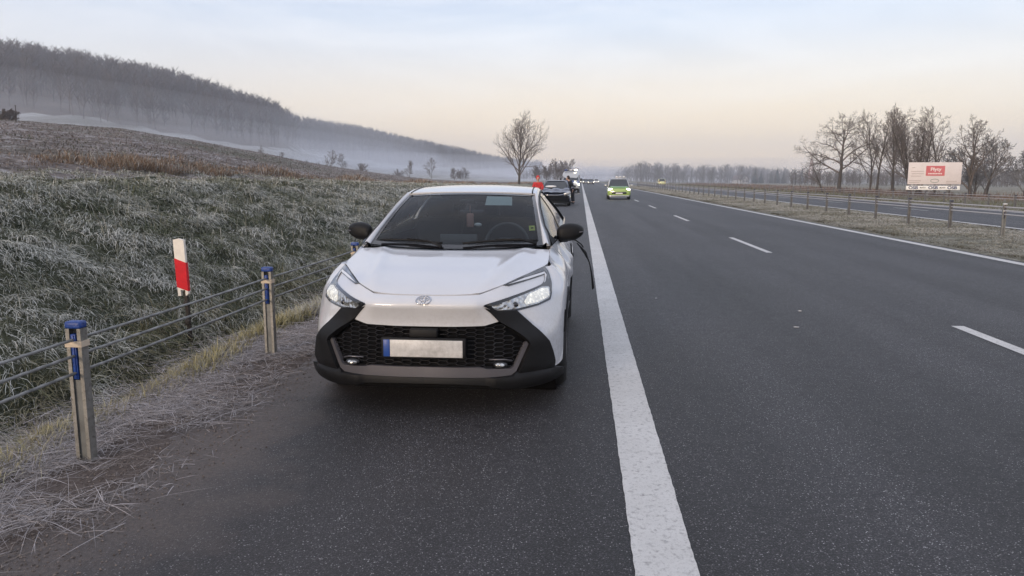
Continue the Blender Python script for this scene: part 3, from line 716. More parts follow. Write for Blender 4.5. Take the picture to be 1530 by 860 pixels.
def patch(mb, outline, fn, sp=0.02, off=0.0, depth=0.02, out=1.0, mirror=False, seam_u=None, aspect=1.0, extra=None, half='right', offfn=None):
    """outline in the surface's own two coordinates -> a thick, densely meshed panel on the surface fn"""
    o2 = []
    n = len(outline)
    for i in range(n):
        a = np.array(outline[i], float); b = np.array(outline[(i + 1) % n], float); k = max(1, int(np.hypot(*(b - a)) / sp))
        for j in range(k): o2.append(a + (b - a) * j / k)
    o2 = np.array(o2)
    lo, hi = o2.min(0), o2.max(0)
    gxx, gyy = np.meshgrid(np.arange(lo[0] + sp / 2, hi[0], sp * aspect), np.arange(lo[1] + sp / 2, hi[1], sp))
    gyy = gyy + 0.0; gxx = gxx + (np.arange(gxx.shape[0]) % 2)[:, None] * sp * aspect * 0.5
    G = np.stack([gxx.ravel(), gyy.ravel()], 1); G = G[pip(G, o2)]
    if len(G):
        d = np.full(len(G), 1e9)
        for i in range(len(o2)):
            a, b = o2[i], o2[(i + 1) % len(o2)]; ab = b - a; t = np.clip(((G - a) @ ab) / max(ab @ ab, 1e-12), 0, 1); d = np.minimum(d, np.hypot(*(G - a - t[:, None] * ab).T))
        G = G[d > sp * 0.45]
    m = len(o2)
    P = np.concatenate([o2, G]) if len(G) else o2
    r = delaunay_2d_cdt([Vector(p) for p in P], [], [list(range(m))], 1, 1e-6)
    V2 = np.array([tuple(v) for v in r[0]]); F = [tuple(f) for f in r[2]]
    S = fn(V2[:, 0], V2[:, 1]); Nn = normals(fn, V2[:, 0], V2[:, 1]) * out
    ofs = off if offfn is None else off + offfn(V2[:, 0], V2[:, 1])[:, None]
    top = S + Nn * ofs
    # boundary edges
    ec = {}
    for f in F:
        for i in range(len(f)):
            e = (f[i], f[(i + 1) % len(f)]); ec[e] = ec.get(e, 0) + 1
    bd = [e for e in ec if (e[1], e[0]) not in ec]
    def put(sign):
        T = top * np.array([sign, 1, 1]); Bn = (S + Nn * (off - depth)) * np.array([sign, 1, 1])
        mb.add(T, [f if sign > 0 else f[::-1] for f in F], True)
        vs = []; fs = []
        for a, b in bd:
            if seam_u is not None and abs(V2[a, 0] - seam_u) < 1e-6 and abs(V2[b, 0] - seam_u) < 1e-6: continue
            k = len(vs); vs += [T[a], T[b], Bn[b], Bn[a]]; fs.append((k, k + 3, k + 2, k + 1) if sign > 0 else (k, k + 1, k + 2, k + 3))
        if depth: mb.add(vs, fs, False)
    if half in ('right', 'both'): put(1)
    if half in ('left', 'both'): put(-1)
    return mb
def sz(*pts):
    o = []
    for p in pts:
        if p[0] == 'y': o.append((s_of_y(p[1]), p[2]))
        else: o.append((s_of_x(p[0]), p[1]))
    return o
def build_patch(name, outline, m, parent, sides='both', fn=SF, **kw):
    mb = MB(); patch(mb, outline, fn, half=sides, **kw); return mb.build(name, m, parent, recalc=False)
def round_corner(pts, r=0.02, n=4):
    out = []; k = len(pts)
    for i in range(k):
        p = np.array(pts[i], float); a = np.array(pts[i - 1], float) - p; b = np.array(pts[(i + 1) % k], float) - p
        la, lb = np.hypot(*a), np.hypot(*b); q = min(r, la * .45, lb * .45)
        p1 = p + a / la * q; p2 = p + b / lb * q
        for t in np.linspace(0, 1, n + 1): out.append(tuple(p1 * (1 - t) ** 2 + p * 2 * t * (1 - t) + p2 * t * t))
    return out
CARX, CARY = -1.0, 4.62
car = thing('parked_car', 'white crossover car with black claw-shaped front trim and dented side, parked on the hard shoulder', 'car', (CARX, CARY, 0))
S0 = 0.0
SEAM = [(0, .803), (.10, .8032), (.2, .8042), (.30, .806), (.354, .8085), (.42, .826), (.499, .850), (.64, .889), (.776, .922)]
SEAM = [(x, z - 0.004) for x, z in SEAM]
# bumper
bump = sz(*SEAM[:-1]) + sz((.76, .912), ('y', .80, .905)) + sz(('y', .72, .80), ('y', .61, .704), ('y', .555, .60), ('y', .538, .48), ('y', .535, .34), ('y', .545, .285), (.845, .272), (.826, .286), (.80, .40), (.777, .477), (.68, .58), (.58, .675), (.45, .70), (.41, .715), (.392, .726), (.430, .690), (.479, .632), (.389, .607), (.2, .603), (0, .602))
build_patch('front_bumper', bump, M_white, car, sp=0.022, seam_u=0.0, depth=0.025)
# dark structure behind the skin
back = sz((0, .77), (.38, .77), (.5, .82), (.75, .87), ('y', .75, .80), ('y', .60, .66), ('y', .53, .45), ('y', .53, .22), (.8, .16), (0, .16))
build_patch('bumper_backing', back, M_dark, car, sp=0.05, off=-0.055, seam_u=0.0, depth=0.02)
# grille
gr = sz((0, .601), (.2, .602), (.388, .606), (.476, .630), (.64, .49), (.652, .473), (.575, .326), (.55, .322), (.41, .330), (.365, .340), (0, .340))
build_patch('grille_backing', gr, M_dark, car, sp=0.04, off=-0.045, seam_u=0.0, depth=0.0)
def grille_mesh():
    mb = MB(); poly = np.array([(x, z) for x, z in [(0, .603), (.388, .608), (.478, .632), (.645, .485), (.655, .473), (.578, .322), (.41, .326), (.365, .336), (0, .336)]])
    full = np.concatenate([poly, poly[::-1] * np.array([-1, 1])])
    pw, ph = 0.060, 0.0285
    for i in range(-13, 14):
        for j in range(-2, 13):
            cx = i * pw; cz = .335 + j * ph + (ph / 2 if i % 2 else 0)
            pts = [(cx - pw * .64, cz), (cx - pw * .34, cz + ph / 2), (cx + pw * .34, cz + ph / 2), (cx + pw * .64, cz)]
            for a, b in zip(pts[:-1], pts[1:]):
                q = np.array([a, ((a[0] + b[0]) / 2, (a[1] + b[1]) / 2), b])
                if not pip(q, full).all(): continue
                if abs(q[1, 0]) < .30 and .405 < q[1, 1] < .535: continue
                if abs(q[1, 0]) < .10 and q[1, 1] > .53: continue
                s = np.array([s_of_x(abs(x)) for x in q[:, 0]]); P = SF(s, q[:, 1]); P[:, 0] *= np.sign(q[:, 0] + 1e-9); P[:, 1] += 0.018
                mb.tube(P[[0, 2]], 0.0042, 4, caps=False, smooth=False)
    return mb.build('grille', M_gloss, car)
grille_mesh()
mb = MB(); mb.box((0, .012, .562), (.185, .05, .060), bev=.01); mb.build('sensor_panel', M_blk, car)
# silver frame round the grille, lower band
fr = sz((.658, .492), (.668, .474), (.630, .385), (.592, .300), (.560, .276), (.40, .270), (0, .270), (0, .338), (.362, .338), (.41, .327), (.556, .322), (.577, .332), (.640, .466), (.644, .482))
build_patch('grille_frame', fr, M_silver, car, sp=0.02, off=0.004, seam_u=0.0, depth=0.03)
# black claws under the lamps
claw = sz((.395, .728), (.45, .704), (.585, .694), (.685, .583), (.780, .477), (.803, .40), (.826, .288), (.83, .262), (.60, .284), (.634, .385), (.672, .474), (.660, .496), (.482, .634))
for sd_ in ('left', 'right'):
    build_patch('corner_trim', claw, M_blk, car, sides=sd_, sp=0.02, off=0.010, depth=0.03, offfn=lambda s, z: 0.022 * sstep(z, .72, .45) * sstep(z, .25, .34))
# lower lip
lip = sz((0, .269), (.40, .269), (.56, .274), (.592, .296), (.70, .290), (.82, .278), (.862, .262), ('y', .455, .235), ('y', .455, .19), (.85, .165), (.78, .163), (.66, .183), (.45, .222), (.2, .234), (0, .235))
build_patch('lower_lip', lip, M_blk, car, sp=0.02, off=0.010, seam_u=0.0, depth=0.05, offfn=lambda s, z: 0.030 * sstep(z, .300, .262) * sstep(s, .40, .46) * sstep(z, .16, .21) + 0.008 * sstep(z, .258, .250) * sstep(s, .46, .40))
mb = MB(); mb.box((0, .17, .190), (1.0, .20, .03), bev=.012); mb.build('skid_strip', M_dark, car)
# headlamps
lamp = sz((.492, .846), (.60, .875), (.70, .901), (.772, .917), (.790, .888), (.803, .82), (.806, .76), (.797, .722), (.72, .703), (.585, .690), (.45, .699), (.385, .742), (.40, .750), (.55, .779), (.735, .818), (.752, .832), (.764, .868), (.755, .868), (.64, .852), (.53, .838))
lens = round_corner(sz((.43, .736), (.57, .766), (.737, .804), (.786, .796), (.793, .760), (.786, .734), (.715, .714), (.58, .702), (.46, .708)), .012)
drl = sz((.52, .8455), (.62, .866), (.757, .884), (.770, .862), (.757, .825), (.750, .822), (.760, .850), (.757, .872), (.64, .856))
upper = sz((.60, .8735), (.70, .899), (.768, .913), (.782, .888), (.79, .84), (.775, .835), (.772, .875), (.757, .890), (.62, .870))
M_refl = NG('lamp_reflector')
def _rf(g):
    tc = g.n('ShaderNodeTexCoord').outputs['Object']; v = g.n('ShaderNodeTexVoronoi', Scale=34.0); g.l(tc, v.inputs['Vector'])
    g.l(g.ramp(v.outputs['Distance'], (0.0, (.70, .70, .68)), (0.7, (.40, .40, .40))), g.b.inputs['Base Color'])
    g.b.inputs['Metallic'].default_value = 0.85; g.b.inputs['Roughness'].default_value = 0.16; g.bump(v.outputs['Distance'], 0.5, 0.02)
_rf(M_refl); M_refl = M_refl.m
M_led = NG('lamp_led')
def _led(g):
    tc = g.n('ShaderNodeTexCoord').outputs['Object']; v = g.n('ShaderNodeTexVoronoi', Scale=48.0); g.l(tc, v.inputs['Vector'])
    f = g.noise(tc, 22, 3, .6); g.b.inputs['Base Color'].default_value = (.7, .7, .66, 1); g.b.inputs['Roughness'].default_value = .15; g.b.inputs['Metallic'].default_value = .4
    g.b.inputs['Emission Color'].default_value = (1.0, .96, .80, 1)
    e = g.math('MULTIPLY', g.ramp(v.outputs['Distance'], (0.05, (1, 1, 1)), (0.55, (.25, .25, .25))), g.ramp(f, (.35, (.35, .35, .35)), (.6, (1, 1, 1)))); g.l(g.math('MULTIPLY', e, 0.55), g.b.inputs['Emission Strength']); g.bump(v.outputs['Distance'], 0.4, .01)
_led(M_led); M_led = M_led.m
M_drl = mat('light_guide', (0.62, 0.64, 0.68), 0.2, spec=0.6)
for sd_ in ('left', 'right'):
    hl = build_patch('headlight', lamp, M_gloss, car, sides=sd_, sp=0.012, off=0.006, depth=0.03)
    build_patch('reflector', lens, M_refl, hl, sides=sd_, sp=0.012, off=0.0085, depth=0.001)
    build_patch('light_guide', drl, M_drl, hl, sides=sd_, sp=0.01, off=0.010, depth=0.004)
    build_patch('upper_cover', upper, mat('smoked_cover', (0.06, 0.065, 0.075), 0.08, coat=1.0) if sd_ == 'left' else bpy.data.materials['smoked_cover'], hl, sides=sd_, sp=0.012, off=0.008, depth=0.003)
    sg = 1 if sd_ == 'right' else -1
    build_patch('lamp_element', round_corner(sz((.655, .775), (.735, .795), (.779, .789), (.785, .762), (.779, .742), (.718, .723), (.640, .716), (.628, .740)), .010), M_led, hl, sides=sd_, sp=0.008, off=0.0105, depth=0.001)
    mb = MB(); x, z = .575, .728; p = SF(np.array([s_of_x(x)]), np.array([z]))[0]
    mb.ell((sg * p[0], p[1] + .006, p[2]), (.026, .022, .022), 16, 8); mb.build('projector', M_gloss, hl)
# fog lamps
for sg in (-1, 1):
    p = SF(np.array([s_of_x(.49)]), np.array([.352]))[0]
    mb = MB(); mb.ell((sg * p[0], p[1] + .004, p[2]), (.052, .030, .024), 18, 8); fo = mb.build('fog_lamp', M_gloss, car)
    mb = MB(); mb.ell((sg * p[0], p[1] - .016, p[2]), (.034, .018, .016), 16, 8); mb.build('lens', M_refl, fo)
    mb = MB(); mb.tube([(sg * (p[0] - .07), p[1] - .004, .385), (sg * (p[0] + .03), p[1] + .012, .384), (sg * (p[0] + .075), p[1] + .045, .370)], .005, 6); mb.build('fog_lamp_trim', M_silver, fo)
# number plate (unreadable on the photograph) and its holder
mb = MB(); mb.box((0, -.012, .466), (.555, .030, .138), bev=.008); holder = mb.build('plate_holder', M_blk, car)
def plate_mat():
    g = NG('plate_white'); tc = g.n('ShaderNodeTexCoord').outputs['Object']
    f = g.noise(tc, 16, 5, 0.7); g.l(g.ramp(f, (0.30, (.36, .35, .34)), (0.62, (.58, .57, .56))), g.b.inputs['Base Color']); g.b.inputs['Roughness'].default_value = 0.4; return g.m
mb = MB(); mb.box((.02, -.028, .466), (.475, .006, .112), bev=.002); mb.build('number_plate', plate_mat(), holder)
mb = MB(); mb.box((-.240, -.028, .466), (.042, .0065, .112), bev=.002); mb.build('plate_band', mat('eu_blue', (.015, .06, .26), .4), holder)
# emblem: two crossed ovals inside a third
mb = MB()
def oval(cx, cz, rx, rz, w):
    k = 40; pts = []
    for i in range(k + 1):
        t = 2 * math.pi * i / k; x = cx + rx * math.cos(t); z = cz + rz * math.sin(t)
        p = SF(np.array([s_of_x(abs(x))]), np.array([z]))[0]; pts.append((x, p[1] - .004, z + .001))
    mb.tube(pts, w, 6, caps=False)
oval(0, .776, .047, .022, .0042); oval(0, .7815, .030, .0075, .0032); oval(0, .776, .0125, .0205, .0032)
mb.build('emblem', M_chrome, car)
# fenders, doors, quarters
wy, wr, wz = .92, .385, .34
def arch(cy_, a0, a1, r=wr, n=14): return [('y', cy_ + r * math.cos(R(a)), wz + r * math.sin(R(a))) for a in np.linspace(a0, a1, n)]
fend = sz((.78, .916), (.795, .86), ('y', .725, .80), ('y', .614, .710), *arch(wy, 138, -8, n=16), ('y', 1.315, .24), ('y', 1.315, .60), ('y', 1.315, .94), ('y', 1.29, 1.012), ('y', 1.20, 1.008), ('y', 1.05, .978), ('y', .88, .940), ('y', .80, .925))
fdoor = sz(('y', 1.325, .24), ('y', 2.40, .24), ('y', 2.42, .6), ('y', 2.45, 1.075), ('y', 1.9, 1.058), ('y', 1.5, 1.042), ('y', 1.30, 1.018), ('y', 1.325, .94), ('y', 1.325, .6))
rdoor = sz(('y', 2.41, .24), ('y', 3.05, .24), ('y', 3.10, .40), ('y', 3.20, .62), ('y', 3.35, .74), ('y', 3.42, 1.14), ('y', 3.2, 1.125), ('y', 2.46, 1.078), ('y', 2.43, .6))
quart = sz(('y', 3.06, .24), ('y', 3.13, .25), *arch(3.56, 194, -14, n=18), ('y', 3.95, .25), ('y', 4.2, .28)) + [(RS[-1], .28), (RS[-1], .55), (RS[-1], 1.06)] + sz(('y', 4.2, 1.10), ('y', 3.9, 1.16), ('y', 3.43, 1.142), ('y', 3.36, .74), ('y', 3.21, .62), ('y', 3.11, .40))
SFd = lambda s, z: SF(s, z, True)
for sd_ in ('left', 'right'):
    fn = SFd if sd_ == 'right' else SF
    build_patch('fender', fend, M_white, car, sides=sd_, fn=SF, sp=0.025)
    dr = build_patch('front_door', fdoor, M_white, car, sides=sd_, fn=fn, sp=0.025)
    if sd_ == 'right': dr['label'] = 'crumpled front door with creased metal below the mirror'
    build_patch('rear_door', rdoor, M_white, car, sides=sd_, fn=fn, sp=0.035)
    build_patch('rear_quarter', quart, M_white, car, sides=sd_, sp=0.05)
    for cyw, a0, a1 in ((.92, 160, -10), (3.56, 190, -10)):
        build_patch('arch_trim', sz(*arch(cyw, a0, a1, r=.372), *arch(cyw, a1, a0, r=.402)), M_blk, car, sides=sd_, sp=0.02, off=.012, depth=.05)
    build_patch('sill_trim', sz(('y', 1.30, .18), ('y', 3.17, .18), ('y', 3.17, .30), ('y', 2.3, .32), ('y', 1.30, .30)), M_blk, car, sides=sd_, sp=0.04, off=.014, depth=.06)
# bonnet
seamP = SF(np.array([s_of_x(x) for x, z in SEAM]), np.array([z for x, z in SEAM]))
def hood_h(x, y):
    x = np.abs(np.asarray(x, float)); y = np.asarray(y, float)
    zc = hermite([0, .075, .11, .2, .32, .6, .9, 1.2, 1.4], np.array([.79, .803, .817, .846, .873, .925, .968, 1.004, 1.02]), y)
    xr = np.interp(y, [.1, .3, .8, 1.25], [.345, .40, .50, .58]); xe = np.interp(y, [.1, .115, .26, .5, .79, 1.25], [.345, .37, .50, .64, .776, .77])
    drop = np.interp(y, [.1, .26, .5, .79, 1.05, 1.25], [.012, .020, .026, .034, .016, -.004])
    t = (x - xr) / np.maximum(xe - xr, .02); tt = np.where(t > 0.12, t - 0.06, np.where(t < 0, 0, t * t / 0.24))
    return zc - drop * tt - .010 * (x / .7) ** 2 + 0.012 * np.exp(-((x - xr) / .05) ** 2) * sstep(y, .1, .4)
seam_res = np.array([z - float(hood_h(np.array([p[0]]), np.array([p[1]]))[0]) for (x, z), p in zip(SEAM, seamP)])
def hood(x, y):
    x = np.asarray(x, float); y = np.asarray(y, float); z = hood_h(x, y); ys = np.interp(np.abs(x), seamP[:, 0], seamP[:, 1]); e = np.interp(np.abs(x), seamP[:, 0], seamP[:, 2])
    res = np.interp(np.abs(x), seamP[:, 0], seam_res)
    return np.stack([x, y, z + res * np.exp(-np.maximum(y - ys, 0) / .10) + .004], -1)
ho = [(p[0], p[1] + .009) for p in seamP] + [(.765, .88), (.764, 1.0), (.760, 1.12), (.752, 1.21), (.69, 1.215), (.5, 1.18), (.3, 1.15), (0, 1.135)]
build_patch('bonnet', ho, M_white, car, fn=hood, sp=0.028, seam_u=0.0, depth=0.03)
mb = MB(); patch(mb, [(0, .16), (.33, .19), (.5, .35), (.70, .80), (.70, 1.3), (0, 1.3)], hood, sp=.08, off=-.07, depth=0, half='both'); mb.build('engine_bay', M_dark, car, recalc=False)
# windscreen
def ws(u, v):
    u = np.asarray(u, float); v = np.asarray(v, float); a = np.abs(u)
    x = u * (.705 + (.578 - .705) * v); y = (1.10 + .18 * a ** 2.2) * (1 - v) + (2.05 + .13 * a ** 2.2) * v; z = (1.005 + .020 * a * a) * (1 - v) + (1.425 - .022 * a * a) * v
    k = 4 * v * (1 - v) * .022; return np.stack([x, y - k * .4, z + k], -1)
mb = MB(); patch(mb, [(0, -.02), (.985, -.02), (1, .0), (1, 1.0), (0, 1.0)], ws, sp=.05, depth=0, half='both'); wsc = mb.build('windscreen', M_glass, car, recalc=False)
mb = MB()
def strip(mb, c0, c1, n=24, th=None, smooth=True):
    P = []
    for i in range(n + 1): P.append([c0(i / n), c1(i / n)])
    mb.grid(P, smooth)
def wpt(u, v, off=.0025): p = ws(np.array([u]), np.array([v]))[0]; return (p[0], p[1] - off, p[2] + off)
for sg in (-1, 1): strip(mb, lambda t: wpt(sg * 1.0, t), lambda t: wpt(sg * (.955 if t < .98 else .95), t))
strip(mb, lambda t: wpt(-1 + 2 * t, 1.0), lambda t: wpt(-1 + 2 * t, .955)); strip(mb, lambda t: wpt(-1 + 2 * t, 0.0), lambda t: wpt(-1 + 2 * t, .055))
mb.build('windscreen_border', M_gloss, wsc)
# cowl, wipers
mb = MB(); mb.grid([[(x, y0 + .23 * (abs(x) / .75) ** 2.2 * .75 + dy, z) for x in np.linspace(-.76, .76, 25)] for y0, dy, z in ((1.06, .0, .985), (1.09, .03, .992), (1.13, .06, 1.006), (1.16, .14, 1.0))]); mb.build('cowl', M_blk, car)
for x0, x1 in ((.66, .08), (-.08, -.62)):
    mb = MB()
    pts = [Vector(wpt(x0 / .7 + (x1 - x0) / .7 * t, .045 + .03 * math.sin(3.1 * t), .02)) for t in np.linspace(0, 1, 10)]
    mb.tube(pts, .010, 6); mb.tube([pts[0] + Vector((0, -.05, -.02)), pts[2] + Vector((0, -.01, .008)), pts[5] + Vector((0, -.005, .012))], [.012, .009, .006], 6); mb.build('wiper', M_blk, car)
# side structure: belt and roof rail
YR = [1.24, 1.4, 1.6, 1.9, 2.2, 2.45, 2.7, 3.2, 3.7, 4.05]
RXv = [.748, .705, .665, .625, .602, .592, .587, .575, .55, .50]; RZv = [1.03, 1.12, 1.215, 1.335, 1.418, 1.448, 1.460, 1.435, 1.345, 1.24]
YBt = [1.24, 1.5, 2.4, 3.2, 3.7, 4.1]; BXv = [.765, .800, .822, .826, .79, .70]; BZv = [1.02, 1.045, 1.078, 1.128, 1.165, 1.13]
def rail(y): y = np.atleast_1d(np.asarray(y, float)); return np.stack([hermite(YR, np.array(RXv), y), y, hermite(YR, np.array(RZv), y)], -1)
def belt(y): y = np.atleast_1d(np.asarray(y, float)); return np.stack([hermite(YBt, np.array(BXv), y), y, hermite(YBt, np.array(BZv), y)], -1)
def gside(y, t):
    y = np.asarray(y, float); t = np.asarray(t, float)[:, None]; p = belt(y) * (1 - t) + rail(y) * t; p[:, 0] += .022 * 4 * (t * (1 - t))[:, 0] * np.clip((p[:, 2] - 1.0) * 5, 0, 1); return p
for sd_ in ('left', 'right'):
    sg = 1 if sd_ == 'right' else -1
    mb = MB(); n = 30; P = []
    for i in range(n + 1):                                              # windscreen pillar: from glass edge over to the side frame
        v = i / n; a = np.array(wpt(1.0, v, .004)); yr = 1.25 + (2.22 - 1.25) * v; b = rail(yr)[0]; c = (a + b) / 2 + np.array([.006, -.006, .016])
        d = gside(np.array([yr]), np.array([.90 - .75 * (1 - v) ** 6]))[0]
        P.append([(sg * q[0], q[1], q[2]) for q in (a + np.array([-.0, .02, -.03]), a, c, b + np.array([.002, 0, .002]), d, d + np.array([-.03, 0, 0]))])
    mb.grid(P, True, flip=sg > 0); mb.build('windscreen_pillar', M_white, car, recalc=False)
    build_patch('roof_rail', [(2.18, .90), (2.45, .905), (2.7, .91), (3.1, .90), (3.28, .88), (3.42, .0), (4.05, 0), (4.05, 1.0), (3.6, 1.0), (3.0, 1.0), (2.7, 1.0), (2.45, 1.0), (2.18, 1.0)], M_white, car, sides=sd_, fn=gside, sp=.04, depth=.03, out=-1 if False else 1)
    fw_ = build_patch('side_window', [(1.50, .03), (2.38, .03), (2.40, .90), (2.18, .895), (1.9, .885), (1.7, .86), (1.56, .80), (1.44, .55)], M_sglass, car, sides=sd_, fn=gside, sp=.05, off=-.012, depth=0)
    build_patch('side_window', [(2.46, .03), (3.26, .03), (3.22, .5), (3.15, .87), (2.9, .90), (2.48, .90)], M_sglass, car, sides=sd_, fn=gside, sp=.05, off=-.012, depth=0)
    build_patch('door_pillar', [(2.37, .0), (2.48, .0), (2.50, .91), (2.39, .91)], M_gloss, car, sides=sd_, fn=gside, sp=.05, off=-.006, depth=.02)
    build_patch('window_frame', [(1.32, .0), (1.50, .0), (1.45, .5), (1.56, .82), (1.9, .89), (2.4, .905), (3.2, .90), (3.3, .0), (3.36, .0), (3.26, .94), (2.4, .945), (1.9, .925), (1.52, .86), (1.36, .45)], M_blk, car, sides=sd_, fn=gside, sp=.03, off=.003, depth=.02)
    build_patch('belt_trim', [(1.32, -.035), (3.40, -.03), (3.38, .03), (1.36, .03)], M_gloss, car, sides=sd_, fn=gside, sp=.04, off=.008, depth=.02)
# roof
CZ = ([2.0, 2.06, 2.3, 2.7, 3.2, 3.7, 4.06], [1.42, 1.432, 1.465, 1.488, 1.470, 1.388, 1.315])
def roof(u, w):
    u = np.asarray(u, float); w = np.asarray(w, float); yf = 2.05 + .13 * np.abs(u) ** 2.2; y = yf + (4.05 - yf) * w; r_ = rail(y); c = hermite(CZ[0], np.array(CZ[1]), y)
    return np.stack([u * r_[:, 0], y, r_[:, 2] + (c - r_[:, 2]) * (1 - np.abs(u) ** 2.4) + .003], -1)
mb = MB(); patch(mb, [(0, .006), (1, .006), (1, 1), (0, 1)], roof, sp=.04, depth=.02, half='both', seam_u=0.0); rf = mb.build('roof', M_white, car, recalc=False)
for sg in (-1, 1):
    mb = MB(); mb.tube([Vector(roof(np.array([sg * .93]), np.array([w]))[0]) + Vector((0, 0, .001)) for w in np.linspace(.0, .95, 16)], .006, 6); mb.build('roof_seam', M_blk, rf)
mb = MB(); mb.prism([(-.10, 0), (.07, 0), (.06, .045), (.03, .052)], (-.012, .012), 'yz', (0, 3.45, 1.425)); mb.build('aerial', M_white, rf)
patch_mb = MB(); patch(patch_mb, [(0, .03), (.95, .03), (.95, .97), (0, .97)], roof, sp=.12, off=-.035, depth=0, half='both'); patch_mb.build('headliner', mat('headliner', (.05, .05, .05), .95), car, recalc=False)
# tail
def rearg(u, v):
    u = np.asarray(u, float); v = np.asarray(v, float); a = np.abs(u); return np.stack([u * (.50 + .20 * v), 4.05 + .22 * v - .08 * a * a, (1.315 - .075 * a ** 2.4) * (1 - v) + 1.07 * v], -1)
mb = MB(); patch(mb, [(0, 0), (1, 0), (1, 1), (0, 1)], rearg, sp=.08, depth=0, half='both'); mb.build('rear_window', M_sglass, car, recalc=False)
mb = MB(); mb.box((0, 4.12, 1.30), (1.0, .22, .03), bev=.012); mb.build('spoiler', M_blk, car)
for sg in (-1, 1):
    build_patch('tail_lamp', sz(('y', 3.98, .86), ('y', 4.2, .84)) + [(RS[-1] - .35, .84), (RS[-1] - .35, .92)] + sz(('y', 4.2, .94), ('y', 3.98, .93)), mat('tail_red', (.30, .01, .012), .15, coat=1) if sg < 0 else bpy.data.materials['tail_red'], car, sides='right' if sg > 0 else 'left', sp=.03, off=.006, depth=.02)
build_patch('rear_bumper', sz(('y', 3.97, .22), ('y', 4.2, .22)) + [(RS[-1], .22), (RS[-1], .52)] + sz(('y', 4.2, .50), ('y', 3.99, .40)), M_blk, car, sp=.05, off=.014, depth=.03)
# floor and interior
mb = MB(); mb.box((0, 2.2, .27), (1.60, 3.5, .12)); mb.box((0, 2.25, .215), (1.50, 3.3, .03)); mb.build('underbody', M_dark, car)
mb = MB(); mb.box((-.745, 2.45, .68), (.02, 2.3, .70)); mb.box((.745, 2.45, .68), (.02, 2.3, .70)); mb.box((0, 3.65, .75), (1.46, .02, .80)); mb.build('door_lining', M_dash, car)
mb = MB(); mb.box((0, 1.48, .80), (1.46, .34, .34), bev=.06); mb.box((0, 1.38, .93), (1.40, .36, .10), bev=.04); mb.box((.36, 1.58, 1.00), (.34, .16, .07), bev=.025)
mb.build('dashboard', M_dash, car)
mb = MB(); mb.box((-.03, 1.60, 1.005), (.32, .025, .16), bev=.008, M=Matrix.Rotation(-.15, 4, 'X')); mb.build('screen', mat('screen_back', (.055, .06, .065), .35), car)
mb = MB(); c = Vector((.36, 1.82, .985)); pts = []
for i in range(33):
    t = 2 * math.pi * i / 32; pts.append(c + Vector((.185 * math.cos(t), .06 * math.sin(t), .175 * math.sin(t))))
mb.tube(pts, .015, 8, caps=False); mb.box(c, (.16, .05, .11), bev=.02); mb.box(c, (.34, .03, .03)); mb.build('steering_wheel', mat('wheel_leather', (.075, .077, .08), .5), car)
for x in (-.36, .36):
    mb = MB(); mb.box((x, 2.12, .58), (.50, .50, .16), bev=.05); mb.box((x, 2.42, .88), (.46, .13, .62), bev=.055, M=Matrix.Rotation(-.22, 4, 'X')); st = mb.build('seat', M_cloth, car)
    mb = MB(); mb.box((x, 2.52, 1.275), (.27, .10, .17), bev=.045, M=Matrix.Rotation(-.15, 4, 'X')); mb.build('headrest', M_cloth, st)
    for dx in (-.06, .06): mb = MB(); mb.tube([(x + dx, 2.50, 1.14), (x + dx, 2.52, 1.22)], .006, 6); mb.build('headrest_post', M_chrome, st)
mb = MB(); mb.box((0, 3.25, .86), (1.30, .14, .62), bev=.05, M=Matrix.Rotation(-.2, 4, 'X'))
for x in (-.42, 0, .42): mb.box((x, 3.36, 1.20), (.25, .09, .13), bev=.035)
mb.build('rear_bench', M_cloth, car)
mb = MB(); p = wpt(0.05, .86, -.10); mb.box((p[0], p[1] - .02, p[2] - .03), (.24, .035, .065), bev=.02); im = mb.build('inner_mirror', mat('mirror_shell', (.05, .04, .045), .35), car)
mb = MB(); q = wpt(0.02, .93, -.03); mb.box((q[0] - .02, q[1], q[2] - .02), (.14, .09, .04), bev=.015); mb.build('camera_box', M_dash, car)
mb = MB()
P = [[Vector(wpt(u, v, -.008)) for u in np.linspace(.28, .66, 6)] for v in np.linspace(.74, .945, 5)]; mb.grid(P); mb.build('paper_sheet', mat('paper_back', (.46, .52, .49), .8), car)
mb = MB(); mb.grid([[Vector(wpt(u, v, -.005)) for u in (.865, .935)] for v in (.25, .335)]); mb.build('sticker', mat('sticker_yellow', (.50, .55, .10), .6), car)
mb = MB(); mb.grid([[Vector(wpt(u, v, -.003)) for u in (.885, .918)] for v in (.28, .30)]); mb.build('sticker_print', M_dark, car)
mb = MB(); o = Vector(wpt(.045, .70, -.13)); mb.tube([o + Vector((0, 0, .13)), o + Vector((0, 0, .05))], .003, 5); mb.box(o + Vector((0, 0, .0)), (.062, .02, .125), bev=.012); pend = mb.build('hanging_ornament', mat('ornament_pink', (.50, .27, .22), .7), car)
mb = MB(); mb.ell(o + Vector((.07, 0, -.04)), (.035, .015, .018), 10, 6); mb.build('ornament_tag', mat('ornament_white', (.65, .66, .64), .7), pend)
